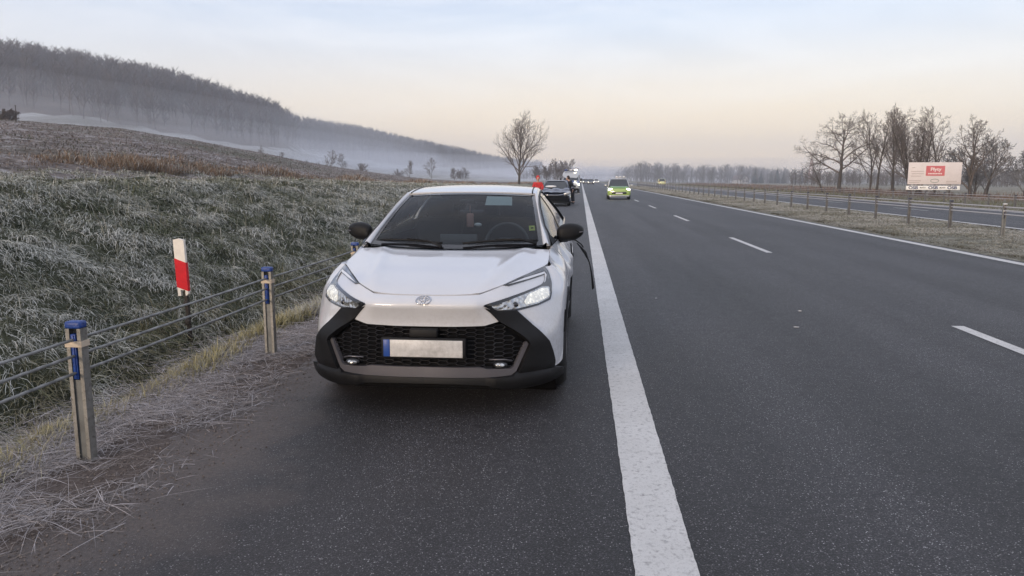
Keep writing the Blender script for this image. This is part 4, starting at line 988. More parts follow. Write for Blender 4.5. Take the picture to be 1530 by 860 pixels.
# mirrors
for sg in (-1, 1):
    mb = MB(); mb.ell((0, 0, 0), (1, 1, 1), 24, 14)
    vs = []
    for v in mb.v:
        x, y, z = v; f = lambda a, e: math.copysign(abs(a) ** e, a)
        x2 = f(x, .72) * .115; y2 = f(y, .8) * (.085 if y < 0 else .05); z2 = f(z, .7) * (.080 if z > 0 else .072) * (1 - .28 * max(0, x)) * (1 if x < 0 else 1)
        vs.append((sg * (.915 + x2), 1.72 + y2 + .04 * x, 1.098 + z2 + .012 * x))
    mb.v = vs
    mi = mb.build('wing_mirror', M_gloss if False else M_blk, car)
    mb = MB(); mb.tube([(sg * .785, 1.70, 1.03), (sg * .83, 1.71, 1.045), (sg * .88, 1.72, 1.06)], [.04, .034, .045], 10); mb.build('mirror_arm', M_blk, mi)
    mb = MB(); mb.tube([(sg * (.86 + .165 * t), 1.64 + .05 * t - .008 * math.sin(3.14 * t), 1.096 + .01 * t) for t in np.linspace(0, 1, 8)], .005, 6); mb.build('indicator_line', M_silver, mi)
# loose trim hanging from the damaged side
mb = MB(); cpts = [(.97, 2.28, .96), (1.01, 2.28, .915), (1.05, 2.28, .865), (1.088, 2.28, .78), (1.11, 2.28, .68), (1.128, 2.28, .53)]
P = []
for i, (x, y, z) in enumerate(cpts):
    w = .014 * (0.5 + .7 * ((i * 7) % 3)); P.append([(x - w * .4, y, z - w * .3), (x, y - .01, z), (x + w * .4, y + .01, z + w * .4)])
mb.grid(P); mb.tube(cpts, [.005, .006, .0065, .006, .005, .004], 6); mb.build('loose_trim', M_blk, car)
mb = MB(); mb.tube([(.90, 2.20, 1.0), (.96, 2.24, .99), (1.01, 2.27, .95), (1.03, 2.28, .92)], .006, 6); mb.tube([(.915, 2.22, .96), (.93, 2.24, .80), (.925, 2.25, .60), (.91, 2.26, .42)], .007, 6); mb.build('torn_seal', M_blk, car)
# wheels
def make_wheel(parent, x, y, z, r, w, sg, tyre_m, rim_m, spokes=5):
    hub = MB(); prof = [(r * .70, -w / 2), (r * .90, -w / 2 - .004), (r * .975, -w * .40), (r, -w * .25), (r, w * .25), (r * .975, w * .40), (r * .90, w / 2 + .004), (r * .70, w / 2)]
    hub.lathe([(a, b * sg) for a, b in prof], 'x', 40, (x, y, z)); t = hub.build('wheel', tyre_m, parent)
    mb = MB(); mb.lathe([(r * .70, -w * .45 * sg), (r * .71, w * .47 * sg), (r * .66, w * .49 * sg), (r * .63, w * .36 * sg)], 'x', 36, (x, y, z)); mb.lathe([(0.001, w * .44 * sg), (r * .16, w * .44 * sg), (r * .2, w * .34 * sg)], 'x', 18, (x, y, z))
    for i in range(spokes):
        for da in (-.13, .13):
            a = 2 * math.pi * i / spokes + da; d = Vector((0, math.cos(a), math.sin(a))); mb.tube([Vector((x + w * .38 * sg, y, z)) + d * r * .10, Vector((x + w * .43 * sg, y, z)) + d * r * .40, Vector((x + w * .40 * sg, y, z)) + d * r * .67], [r * .05, r * .045, r * .05], 5)
    mb.build('rim', rim_m, t)
    mb = MB(); mb.lathe([(0.001, w * .1 * sg), (r * .64, w * .1 * sg)], 'x', 24, (x, y, z)); mb.build('brake_disc', M_dark, t)
    return t
for sg in (-1, 1):
    for yw in (.92, 3.56): make_wheel(car, sg * .800, yw, .34, .34, .215, sg, M_rubber, M_alloy)
for sg in (-1, 1):
    for yw in (.92, 3.56):
        mb = MB(); mb.lathe([(.395, -.22 * sg), (.40, .0), (.395, .05 * sg)], 'x', 28, (sg * .785, yw, .34)); mb.build('wheel_liner', M_dark, car)
# ------------------------------------------------------------------ cable barriers
M_galv = NG('galvanised_steel')
def _gv(g):
    tc = g.n('ShaderNodeTexCoord').outputs['Object']; f = g.noise(tc, 9, 6, 0.7); f2 = g.noise(tc, 60, 3, 0.6)
    c = g.ramp(f, (0.3, (.15, .145, .13)), (0.7, (.33, .32, .30))); c = g.mix(g.step(f2, .55, .8), c, (.10, .085, .07))
    g.l(c, g.b.inputs['Base Color']); g.b.inputs['Metallic'].default_value = 0.45; g.b.inputs['Roughness'].default_value = 0.5; g.bump(f2, .3, .004)
_gv(M_galv); M_galv = M_galv.m
M_plate = mat('zinc_plate', (.150, .155, .152), .5, metal=.2, var=.35, scale=7)
M_blue = mat('blue_plastic', (.011, .046, .22), .45, var=.3, scale=30, bump=.2, bscale=60)
M_tape = mat('pale_tape', (.52, .43, .33), .6, var=.15, scale=40)
M_rope = mat('frosted_wire', (.21, .21, .205), .6, metal=.3, var=.4, scale=14)
M_ropef = mat('hoary_wire', (.44, .43, .45), .7)
M_postg = mat('grey_post', (.15, .15, .152), .6, metal=.3, var=.3, scale=9)
def barrier_post(label, loc, group, cap=M_blue, detail=True, face=0.0, h=.79):
    t = thing('barrier_post', label, 'post', loc, (0, 0, face), group)
    a, b, e = .042, .028, .005                        # half width, half depth, sheet thickness: C-section open towards the viewer
    prof = [(-a, -b), (-a + .020, -b), (-a + .020, -b + e), (-a + e, -b + e), (-a + e, b - e), (a - e, b - e), (a - e, -b + e), (a - .020, -b + e), (a - .020, -b), (a, -b), (a, b), (-a, b)]
    mb = MB(); n = len(prof)
    vs = [(x, y, z) for z in (-.35, h - .035) for x, y in prof]
    quads = [(i, (i + 1) % n, (i + 1) % n + n, i + n) for i in range(n)]
    mb.add(vs, quads); ss_ = mb.build('steel_section', M_galv if detail else M_postg, t)
    if detail: mb = MB(); mb.box((0, -b + .016, .06), (2 * a - 2 * e, .006, .82)); mb.build('face_plate', M_plate, ss_)
    mb = MB(); mb.box((0, 0, h - .015), (.090, .064, .040), bev=.010 if detail else 0)
    mb.build('cap', cap, t)
    if detail:
        mb = MB(); mb.box((-.006, -.006, .60), (.030, .036, .25), bev=.004); mb.box((-.006, -.024, .60), (.014, .012, .24), bev=.003); mb.build('spacer', M_blue, t)
        mb = MB(); mb.box((0, -.0315, .672), (.094, .006, .032)); mb.box((.045, 0, .672), (.006, .068, .032)); mb.build('tape_band', M_tape, t)
    return t
LEFTX = -2.70
def zl(y, x=LEFTX): return float(height(np.array([x]), np.array([y]))[0])
GL = 'blue-capped posts of the cable barrier beside the hard shoulder'
lab = {0: 'blue-capped steel barrier post nearest the viewer, standing in straw at the left edge', 1: 'blue-capped steel barrier post to the right of the red and white delineator', 2: 'blue-capped barrier post mostly hidden behind the white car, only its top beside the mirror'}
for i, y in enumerate((3.68, 6.15, 8.68, 11.2, 13.7, 16.2)):
    barrier_post(lab.get(i, 'blue-capped barrier post hidden behind the parked white car'), (LEFTX, y, 0.0), GL)
barrier_post('blue-capped barrier post hidden behind the parked white car', (LEFTX, 1.2, 0), GL)['label'] = 'blue-capped barrier post beside the viewer, outside the picture'
def rope(name, label, X, z, y0, y1, r, group, fine=True, sag=0.006, zf=0.0, per=2.5):
    ys = np.array(geom_steps(y0, y1, .018 if fine else .25, 1.004 if fine else 1.12)); ys[-1] = y1; k = 9 if fine else 6
    zc = z + zf * np.ones_like(ys) - sag * np.sin(np.pi * ((ys - 3.68) / per % 1.0)); th = np.arange(k) * 2 * math.pi / k
    rr = r * (1 + (.34 * np.abs(np.cos(1.5 * (th[None, :] - ys[:, None] * 55))) if fine else 0))
    if not fine: rr = np.full((len(ys), k), r)
    V = np.stack([X + np.cos(th)[None, :] * rr, np.broadcast_to(ys[:, None], rr.shape), zc[:, None] + np.sin(th)[None, :] * rr], -1)
    i, j = np.meshgrid(np.arange(len(ys) - 1), np.arange(k), indexing='ij')
    F = np.stack([i * k + j, i * k + (j + 1) % k, (i + 1) * k + (j + 1) % k, (i + 1) * k + j], -1).reshape(-1, 4)
    return tag(link(name, np_mesh(name, V.reshape(-1, 3), [F], True), M_rope if fine else M_ropef), label, 'cable', group)
for z, w in ((.695, 'top'), (.607, 'middle'), (.512, 'lowest')):
    rope('wire_rope', f'{w} frosted wire rope of the barrier strung between blue-capped posts on the left', LEFTX - .006, z, 0.6, 30, .0068, 'wire ropes of the left barrier')
GM = 'posts of the cable barrier on the median strip'
MX = 10.8; m0 = None
M_cap = mat('dark_cap', (.035, .04, .07), .5); M_capw = mat('white_cap', (.5, .5, .5), .6)
mz = float(np.interp(10.8, RX, RZ)) - .03
for i in range(46):
    y = 20.08 + 2.77 * i
    if i == 0:
        p = barrier_post('median barrier post with frosted white cap and pale band, rightmost on the grass strip', (MX, y, mz), GM, cap=M_capw, h=.86)
        for ch in p.children:
            if ch.name.startswith('spacer'): ch.data.materials[0] = M_cap
            if ch.name.startswith('tape'): ch.data.materials[0] = M_capw
        continue
    names = {1: 'second grey median barrier post from the right edge, dark cap', 2: 'third grey median barrier post from the right edge, below the billboard', 3: 'fourth grey median barrier post from the right edge'}
    l = names.get(i, 'grey cable barrier post in the receding row on the median strip')
    if m0 is None: m0 = barrier_post(l, (MX, y, mz), GM, cap=M_cap, detail=False, h=.86)
    else: dup(m0, (MX, y, mz), 0, l)
for z, w in ((.77, 'top'), (.68, 'middle'), (.58, 'lowest')):
    rope('wire_rope', f'{w} wire rope of the barrier on the grass median strip', MX, mz + z, 8, 330, .017, 'wire ropes of the median barrier', fine=False, sag=0)
GF = 'posts of the barrier beyond the opposite carriageway'
f0 = None
for i in range(62):
    y = 37.7 + 2.5 * i; l = 'thin grey barrier post beyond the opposite carriageway'
    if i == 0: l = 'thin grey barrier post beyond the opposite carriageway, nearest the right edge'
    z = float(np.interp(22.1, RX, RZ)) - .04
    if f0 is None: f0 = barrier_post(l, (22.1, y, z), GF, cap=M_cap, detail=False, h=.72)
    else: dup(f0, (22.1, y, z), 0, l)
for z, w in ((.64, 'top'), (.50, 'lower')):
    rope('wire_rope', f'{w} wire rope of the barrier beyond the opposite carriageway', 22.1, .03 + z, 25, 330, .014, 'wire ropes beyond the opposite carriageway', fine=False, sag=0)
# ------------------------------------------------------------------ delineator
dl = thing('delineator_post', 'tilted white delineator panel with slanted red band standing in grass behind the cable barrier', 'delineator', (-3.93, 7.0, -.02), (0, R(-2.2), R(-14)))
mb = MB(); w = .066
mb.prism([(-w, .41), (-.028, .41), (-.028, .47), (.030, .47), (.030, .41), (w, .43), (w, .97), (.0, .985), (-w, .975)], (-.02, .006)); mb.build('panel', mat('delineator_white', (.70, .66, .60), .5, var=.08, scale=20), dl)
mb = MB(); mb.prism([(-w - .002, .50), (w + .002, .46), (w + .002, .745), (-w - .002, .79)], (-.0225, .0085)); mb.build('red_band', mat('delineator_red', (.56, .012, .022), .4, var=.12, scale=20), dl)
mb = MB(); mb.box((0, .02, .22), (.042, .03, .60), bev=.006); mb.box((.004, .01, .33), (.055, .045, .05), bev=.01); mb.box((-.002, .01, .14), (.052, .045, .06), bev=.01); mb.build('stake', mat('weathered_stake', (.030, .024, .020), .8, bump=.4), dl)

# ------------------------------------------------------------------ small plastic shards on the asphalt
M_shard = mat('plastic_shard', (.42, .42, .43), .4)
for i, (x, y, a, l) in enumerate(((2.28, 7.9, .3, 'white plastic shard lying on the lane above the middle of the road'), (3.15, 5.35, 1.2, 'tiny pale shard lying alone on the right part of the near lane'), (1.0, 9.7, .8, 'pale splinter lying close to the shoulder line'), (2.6, 8.9, 2.0, 'thin pale splinter lying just beyond the white shard'))):
    mb = MB(); mb.prism([(-.035, -.008), (.015, -.012), (.04, .003), (.0, .011), (-.02, .007)] if i == 0 else [(-.022, -.008), (.012, -.012), (.026, .004), (-.004, .010)], (.001, .009), 'xy')
    o = mb.build('plastic_shard', M_shard); o.location = (x, y, 0); o.rotation_euler = (0, R(4), a); tag(o, l, 'debris', 'shards on the road')

# ------------------------------------------------------------------ trees
def tubes(segs, k):
    A = np.array([s[0] for s in segs]); B = np.array([s[1] for s in segs]); ra = np.array([s[2] for s in segs]); rb = np.array([s[3] for s in segs])
    d = B - A; d /= np.maximum(np.linalg.norm(d, axis=1, keepdims=True), 1e-9)
    ref = np.where(np.abs(d[:, 2:3]) < .9, np.array([[0, 0, 1.0]]), np.array([[1.0, 0, 0]])); u = np.cross(d, ref); u /= np.linalg.norm(u, axis=1, keepdims=True); v = np.cross(d, u)
    n = len(A); V = np.empty((n, 2 * k, 3))
    for j in range(k):
        t = 2 * math.pi * j / k; o = u * math.cos(t) + v * math.sin(t); V[:, j] = A - d * ra[:, None] * .3 + o * ra[:, None]; V[:, k + j] = B + d * rb[:, None] * .3 + o * rb[:, None]
    base = (np.arange(n) * 2 * k)[:, None]
    F = np.concatenate([base + np.array([[j, (j + 1) % k, k + (j + 1) % k, k + j]]) for j in range(k)])
    return V.reshape(-1, 3), F
def rot_to(d, ang, phi):
    d = d / np.linalg.norm(d); a = np.cross(d, [0.3, 0.5, 0.8]); a /= np.linalg.norm(a); b = np.cross(d, a)
    return d * math.cos(ang) + (a * math.cos(phi) + b * math.sin(phi)) * math.sin(ang)
def grow(rs, H, r0, levels=4, stems=1, spread=.35, ang=(.5, .9), nch=(9, 7, 6, 5), ratio=(.55, .5, .45, .4), up=.12, wig=.12, first=.25, rmin=.008, lean=(0, 0), flat=0.0, trunkfrac=.95):
    segs = {i: [] for i in range(levels + 1)}
    def br(p, d, L, r, lv):
        n = max(3, int(5 - lv)) if lv else 9; st = L / n; pts = [p]; ds = []
        for i in range(n):
            d = d + rs.normal(0, wig, 3) * (.5 if lv == 0 else 1); d = d + np.array([0, 0, up * (1 if lv else .6)]); 
            if flat and lv: d[2] *= (1 - flat)
            d /= np.linalg.norm(d); q = p + d * st
            t0, t1 = i / n, (i + 1) / n; ra = max(rmin, r * (1 - .78 * t0)); rb = max(rmin, r * (1 - .78 * t1))
            segs[lv].append((p, q, ra, rb)); p = q; pts.append(p); ds.append(d)
        if lv < levels:
            nc = nch[lv]
            for c in range(nc):
                t = (first if lv == 0 else .2) + (1 - (first if lv == 0 else .2)) * (c + rs.random() * .8) / nc; t = min(t, .99); i = int(t * n); f = t * n - i; q = pts[i] * (1 - f) + pts[i + 1] * f
                a = rs.uniform(*ang) * (1.0 if lv else (1.15 - .45 * t)); phi = c * 2.4 + rs.uniform(-.5, .5)
                l2 = L * ratio[lv] * (1.1 - .62 * t if lv == 0 else 1.05 - .55 * t) * rs.uniform(.8, 1.2)
                br(q, rot_to(ds[i], a, phi), l2, max(rmin, r * (1 - .78 * t) * .62), lv + 1)
    for s in range(stems):
        if stems == 1: d = np.array([lean[0], lean[1], 1.0]); p = np.zeros(3); h = H * trunkfrac
        else:
            a = 2 * math.pi * s / stems + rs.uniform(-.4, .4); tl = spread * rs.uniform(.4, 1.1); d = np.array([math.cos(a) * tl + lean[0], math.sin(a) * tl * .7 + lean[1], 1.0]); p = np.array([math.cos(a) * .25, math.sin(a) * .25, 0]); h = H * rs.uniform(.8, 1.0)
        br(p - np.array([0, 0, .25]), d / np.linalg.norm(d), h, r0 * (1 if stems == 1 else rs.uniform(.7, 1)), 0)
    return segs
M_bark = mat('bark', (.062, .054, .048), .9, var=.35, scale=4, bump=.5, bscale=20)
M_twig = mat('twigs', (.125, .105, .094), .9, var=.3, scale=2)
M_twigf = mat('frosted_twigs', (.145, .145, .150), .9, var=.3, scale=2)
M_fbark = mat('pale_bark', (.10, .09, .08), .9, var=.3, scale=3)
def tree(name, label, loc, seed, group, twig=None, cat='tree', rz=0.0, bark=None, **kw):
    rs = np.random.default_rng(seed); sg = grow(rs, **kw); t = thing(name, label, cat, loc, (0, 0, rz), group)
    V, F = tubes(sg[0], 8); link('trunk', np_mesh('trunk', V, [F], True), bark or M_bark, t)
    Vs, Fs, o = [], [], 0
    for lv in sorted(sg):
        if lv == 0 or not sg[lv]: continue
        V, F = tubes(sg[lv], 5 if lv == 1 else (4 if lv == 2 else 3))
        Vs.append(V); Fs.append(F + o); o += len(V)
    q4 = np.concatenate(Fs)
    link('crown', np_mesh('crown', np.concatenate(Vs), [q4], True), twig or M_twig, t)
    return t
def hz(x, y): return float(height(np.array([x]), np.array([y]))[0])
GT = 'bare trees beyond the opposite carriageway'
tree('bare_tree', 'lone bare tree with rounded oval crown on the bank behind the parked cars', (-9.15, 110, hz(-9.7, 110) - .05), 3, None, H=8.3, r0=.19, levels=4, nch=(24, 8, 6, 5), ang=(.48, .85), ratio=(.76, .48, .45, .42), up=.09, first=.16, rmin=.0075, wig=.09)
tree('bare_tree', 'wide bare tree with spreading level branches, leftmost of the group by the billboard', (26.1, 78.6, .05), 12, GT, H=7.2, r0=.22, levels=4, nch=(13, 9, 8, 5), ang=(.7, 1.15), ratio=(.72, .52, .42, .4), up=.03, flat=.08, first=.30, rmin=.008, wig=.16, lean=(.06, 0))
tree('bare_tree', 'small low bare tree crouching left of the wide spreading tree', (24.9, 79.5, .05), 14, GT, H=3.6, r0=.10, levels=3, nch=(8, 7, 6), ang=(.6, 1.1), ratio=(.8, .5, .45), up=.02, first=.2, rmin=.0075, lean=(-.25, 0))
tree('bare_tree', 'thin bare tree whose trunk leans right beside the wide spreading tree', (27.6, 73, .05), 15, GT, H=6.9, r0=.13, levels=4, nch=(12, 7, 6, 5), ang=(.4, .8), ratio=(.48, .5, .45, .4), up=.05, first=.35, rmin=.0075, lean=(.20, 0), wig=.10)
tree('bare_tree', 'slim straight bare tree standing between the leaning tree and the many-stemmed tree', (28.9, 72.5, .05), 16, GT, H=7.1, r0=.12, levels=4, nch=(13, 7, 6, 5), ang=(.35, .7), ratio=(.45, .5, .45, .4), up=.06, first=.32, rmin=.0075, wig=.09)
tree('bare_tree', 'second slim bare tree directly left of the many-stemmed tree', (29.0, 69.5, .05), 27, GT, H=6.9, r0=.11, levels=4, nch=(12, 7, 6, 5), ang=(.35, .75), ratio=(.45, .5, .45, .4), up=.06, first=.35, rmin=.0075, wig=.10)
tree('bare_tree', 'large many-stemmed bare tree fanning upward behind the left side of the billboard', (27.9, 65.5, .05), 17, GT, H=6.6, r0=.14, levels=3, stems=7, spread=.46, nch=(11, 8, 7), ang=(.4, .95), ratio=(.38, .55, .45), up=.03, first=.28, rmin=.0075, wig=.10)
tree('bare_tree', 'slim bare tree with close upright branches in the gap right of the wide spreading tree', (28.6, 77, .05), 51, GT, H=7.2, r0=.11, levels=4, nch=(14, 7, 6, 5), ang=(.35, .75), ratio=(.45, .5, .45, .4), up=.07, first=.25, rmin=.0075, wig=.10)
tree('bare_tree', 'slim bare tree close behind the second slim one, left of the many-stemmed tree', (30.0, 75, .05), 52, GT, H=7.4, r0=.11, levels=4, nch=(14, 7, 6, 5), ang=(.4, .8), ratio=(.45, .5, .45, .4), up=.06, first=.25, rmin=.0075, wig=.10)
tree('bare_tree', 'bare tree rising behind the middle of the billboard', (30.6, 68, .05), 31, GT, H=6.9, r0=.13, levels=4, nch=(12, 7, 6, 5), ang=(.4, .8), ratio=(.5, .5, .45, .4), up=.04, first=.35, rmin=.0075, lean=(.1, 0))
tree('bare_tree', 'pointed bare tree standing right of the billboard', (29.9, 60.5, .05), 18, GT, H=5.3, r0=.16, levels=4, nch=(15, 8, 6, 5), ang=(.5, .85), ratio=(.58, .5, .45, .4), up=.04, first=.15, rmin=.0075, wig=.10)
tree('bare_tree', 'thin bare stem slanting right beside the pointed tree', (30.6, 60.2, .05), 19, GT, H=4.0, r0=.075, levels=3, nch=(9, 6, 5), ang=(.4, .8), ratio=(.5, .5, .45), up=.06, first=.35, rmin=.011, lean=(.38, 0))
for i, (x, y, h, sd, l) in enumerate(((34.2, 61, 4.4, 41, 'frosted bushy tree cut by the right edge of the picture'), (37, 72, 5.0, 42, 'frosted tree behind the bushy tree at the right edge'), (33.0, 66, 3.2, 43, 'low frosted thicket tree between the pointed tree and the right edge'), (36.5, 78, 4.2, 44, 'frosted tree in the background right of the pointed tree'))):
    tree('frosted_tree', l, (x, y, -.1), sd, 'frosted trees at the right edge', twig=M_twigf, H=h, r0=.11, levels=4, nch=(12, 8, 6, 4), ang=(.5, 1.0), ratio=(.6, .55, .45, .4), up=.05, first=.12, rmin=.014)
def at_px(px, r):
    th = R(5.269 + math.degrees(math.atan((765 - px) / 1117))); return (-math.sin(th) * r, math.cos(th) * r)
SH = [(495, 190, 5.0, 'upright bare shrub in the misty meadow above the bank, left of its twin'), (512, 195, 4.8, 'thin bare sapling beside the upright shrub in the misty meadow'), (540, 210, 3.6, 'small bare bush in the misty meadow left of the brown tuft'), (645, 230, 6.2, 'rounded bare tree in the misty meadow between hill and white car'), (680, 240, 3.9, 'left one of two low bushes near the lone tree'), (691, 245, 4.2, 'right one of two low bushes near the lone tree'), (612, 160, 3.4, 'thin bare sapling at the edge of the ploughed field'),
      (97, 128, 2.1, 'thin sapling on the field ridge under the hill'), (84, 130, 2.0, 'leftmost thin sapling on the field ridge'), (147, 130, 1.9, 'round low bush on the field ridge'), (168, 131, 2.0, 'small bush right of the round bush on the ridge'), (395, 250, 6.5, 'bare bush at the foot of the hill over the field'), (425, 255, 6.0, 'bare bush at the hill foot, right neighbour of another bush'), (455, 250, 5.6, 'loose bare bush in the frosted strip at the hill foot'), (478, 240, 5.0, 'small bare bush in the frosted strip close to the upright shrub'), (595, 260, 3.6, 'faint small bush in the far misty meadow')]
for i, (px, r, h, l) in enumerate(SH):
    x, y = at_px(px, r); tree('bare_shrub', l, (x, y, hz(x, y) - .1), 100 + i, 'bare shrubs in the misty fields', cat='shrub', bark=M_fbark, H=h, r0=.06, levels=3, stems=1 if h > 4.5 or 'sapling' in l else 3, spread=.5, nch=(11, 7, 5), ang=(.4, .9), ratio=(.55, .55, .5), up=.05, first=.12, rmin=.020)
x, y = at_px(14, 92); tree('dark_bush', 'dense dark bush on the field at the left edge of the picture', (x, y, hz(x, y) - .2), 201, None, cat='bush', H=1.7, r0=.05, levels=3, stems=9, spread=.9, nch=(10, 8, 6), ang=(.4, 1.0), ratio=(.5, .55, .5), up=.02, first=.1, rmin=.015)
x, y = at_px(33, 92); mb = MB(); mb.tube([(0, 0, -.2), (.02, 0, 1.6)], [.05, .04], 8); mb.box((.02, 0, 1.55), (.16, .05, .05)); o = mb.build('field_post', M_bark); o.location = (x, y, hz(x, y)); tag(o, 'thin wooden post on the field right of the dark bush', 'post')

# ------------------------------------------------------------------ wooded hill and far tree line
def far_variant(seed, kind):
    rs = np.random.default_rng(seed); S = []
    if kind == 'bare':
        p = np.zeros(3); d = np.array([rs.normal(0, .05), rs.normal(0, .05), 1.0]); h = 1.0; k = 5; pts = [p]
        for i in range(k):
            q = p + d * h * .86 / k + np.array([rs.normal(0, .012), rs.normal(0, .012), 0]); S.append((p, q, .013 * (1 - .15 * i), .013 * (1 - .15 * (i + 1)))); p = q; pts.append(p)
        for c in range(17):
            t = rs.uniform(.14, .98); i = min(k - 1, int(t * k)); b = pts[i] + (pts[i + 1] - pts[i]) * (t * k - i); a = rs.uniform(0, 6.28); l = rs.uniform(.14, .30) * (1.25 - .7 * t); e = b + np.array([math.cos(a) * l * .62, math.sin(a) * l * .62, l * .95]); S.append((b, e, .0065, .004))
            for _ in range(3):
                f = rs.uniform(.3, .9); b2 = b + (e - b) * f; a2 = a + rs.normal(0, 1.0); l2 = l * rs.uniform(.3, .6); S.append((b2, b2 + np.array([math.cos(a2) * l2 * .6, math.sin(a2) * l2 * .6, l2 * .8]), .0045, .003))
    return tubes(S, 3)
FV = [far_variant(900 + i, 'bare') for i in range(7)]
def wood(name, pts, m):
    Vs, Fs, o = [], [], 0
    for (x, y, z, h, w, rz, k) in pts:
        V, F = FV[k]; c, s = math.cos(rz), math.sin(rz)
        W = np.stack([(V[:, 0] * c - V[:, 1] * s) * h * w + x, (V[:, 0] * s + V[:, 1] * c) * h * w + y, V[:, 2] * h + z - .3], 1); Vs.append(W); Fs.append(F + o); o += len(V)
    return stuff(link(name, np_mesh(name, np.concatenate(Vs), [np.concatenate(Fs)], False), m))
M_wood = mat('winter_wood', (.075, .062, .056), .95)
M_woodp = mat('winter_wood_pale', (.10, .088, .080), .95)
def hill_points():
    P = []; rs = np.random.default_rng(5)
    for _ in range(11500):
        th = rs.uniform(3, 62); rf = np.interp(th, TH_H, RFT); rk = np.interp(th, TH_H, RSK); u = rs.random()
        if u < .55: r = rf + (rk - rf) * rs.random() ** .8
        else: r = rk + rs.uniform(-45, 30)
        if rs.random() > min(1, r / 700): continue
        x, y = -math.sin(R(th)) * r, math.cos(R(th)) * r; P.append((x, y, r))
    P = np.array(P); Z = height(P[:, 0], P[:, 1]); out = []
    for (x, y, r), z in zip(P, Z): out.append((x, y, z, rs.uniform(9, 18.5), rs.uniform(.7, 1.5), rs.uniform(0, 6.28), int(rs.integers(0, 7))))
    return out
wood('hill_wood', hill_points(), M_wood)
def line_points():
    P = []; rs = np.random.default_rng(8)
    for _ in range(1700):
        px = rs.uniform(775, 1560); r = rs.uniform(400, 560) if px < 1180 else rs.uniform(280, 480); x, y = at_px(px, r)
        if -6 < x < 24: continue
        h = np.interp(px, [775, 840, 868, 900, 960, 1040, 1110, 1180, 1300, 1560], [7, 12, 5, 7, 14, 13, 12, 10, 10, 11]) * rs.uniform(.55, 1.1) * r / 520
        P.append((x, y, hz(x, y), h, rs.uniform(.9, 1.5), rs.uniform(0, 6.28), int(rs.integers(0, 7))))
    for _ in range(160):                                              # the far end of the road, beyond the overpass
        x = rs.uniform(-60, 90); y = rs.uniform(900, 1100); P.append((x, y, 0, rs.uniform(9, 15), rs.uniform(1, 1.5), rs.uniform(0, 6.28), int(rs.integers(0, 7))))
    return P
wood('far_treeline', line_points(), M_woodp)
# dark bushes where the bank meets the road far away, conifers and houses on the right
for i, (px, r, h, l) in enumerate(((835, 260, 7.5, 'tall misty bare tree just left of the van'), (818, 270, 6.0, 'misty bare tree between the lone tree and the van'), (846, 300, 8.5, 'faint tall bare tree above the van roof'), (803, 290, 5.5, 'low misty tree behind the lone tree trunk'))):
    x, y = at_px(px, r); tree('misty_tree', l, (x, y, hz(x, y) - .1), 300 + i, 'misty trees by the far bank', twig=M_twig, H=h, r0=.13, levels=3, stems=3, spread=.3, nch=(12, 8, 6), ang=(.4, .9), ratio=(.5, .5, .45), up=.06, first=.1, rmin=.03)
M_needle = mat('needles', (.030, .042, .034), .9, var=.4, scale=1.5)
def conifer(label, loc, h, seed):
    rs = np.random.default_rng(seed); t = thing('conifer_tree', label, 'tree', loc, (0, 0, 0), 'dark conifers near the far houses')
    mb = MB(); mb.tube([(0, 0, -.2), (0, 0, h * .9)], [.14, .03], 6); mb.build('trunk', M_bark, t)
    n = 420; u = rs.random(n) ** .75; z = h * (.08 + .92 * (1 - u)); rad = u * h * .30 * rs.uniform(.55, 1.1, n); a = rs.uniform(0, 6.28, n)
    base = np.stack([rad * .15 * np.cos(a), rad * .15 * np.sin(a), z + .12 * h * u * .5], 1); tip = np.stack([rad * np.cos(a), rad * np.sin(a), z - .05 * h * u + rs.normal(0, .05, n)], 1); sd_ = np.stack([-np.sin(a), np.cos(a), np.zeros(n)], 1) * (.10 * h * (.3 + u))[:, None] * .5
    midp = base * .4 + tip * .6
    V = np.stack([base, midp - sd_ - [0, 0, .05], tip, midp + sd_ - [0, 0, .05]], 1).reshape(-1, 3); F = np.arange(4 * n).reshape(n, 4)
    link('crown', np_mesh('crown', V, [F], False), M_needle, t); return t
for i, (px, r, h) in enumerate(((1128, 405, 8.2), (1137, 410, 7.0), (1152, 420, 6.8), (1161, 410, 8.8), (1171, 415, 7.8), (1187, 420, 7.2), (1198, 410, 8.2), (1206, 420, 6.4))):
    x, y = at_px(px, r); conifer(['dark conifer right of the far white house', 'second dark conifer right of the far white house', 'low dark conifer in the gap of the far conifer row', 'tallest dark conifer in the far row', 'dark conifer right of the tallest one', 'dark conifer left of the last two in the far row', 'last but one dark conifer of the far row', 'last dark conifer of the far row before the wide tree'][i], (x, y, hz(x, y) - .1), h, 400 + i)
M_hwall = mat('house_wall', (.62, .60, .57), .8); M_hroof = mat('house_roof', (.12, .07, .06), .8); M_hwin = mat('house_window', (.03, .035, .04), .2)
for px, r, w, l in ((1113, 440, 5.0, 'far white gabled house left of the dark conifers'), (1221, 430, 5.6, 'far white gabled house behind the wide spreading tree')):
    x, y = at_px(px, r); t = thing('white_house', l, 'house', (x, y, hz(x, y)), (0, 0, .5), 'far houses')
    mb = MB(); mb.prism([(-w / 2, -.3), (w / 2, -.3), (w / 2, 2.4), (0, 4.6), (-w / 2, 2.4)], (0, 8)); mb.build('wall', M_hwall, t)
    mb = MB()
    for sg in (-1, 1): mb.prism([(0, 4.62), (0, 4.80), (sg * (w / 2 + .4), 2.20), (sg * (w / 2 + .4), 2.05)], (-.35, 8.3))
    rf_ = mb.build('roof', M_hroof, t); mb = MB(); mb.box((.8, 4, 4.6), (.5, .5, 1.2)); mb.build('chimney', M_hwall, rf_)
    for wx, wz in ((-1.2, 1.2), (1.2, 1.2), (0, 3.1)): mb = MB(); mb.box((wx, -.02, wz), (.8, .08, 1.0)); mb.build('window', M_hwin, t)
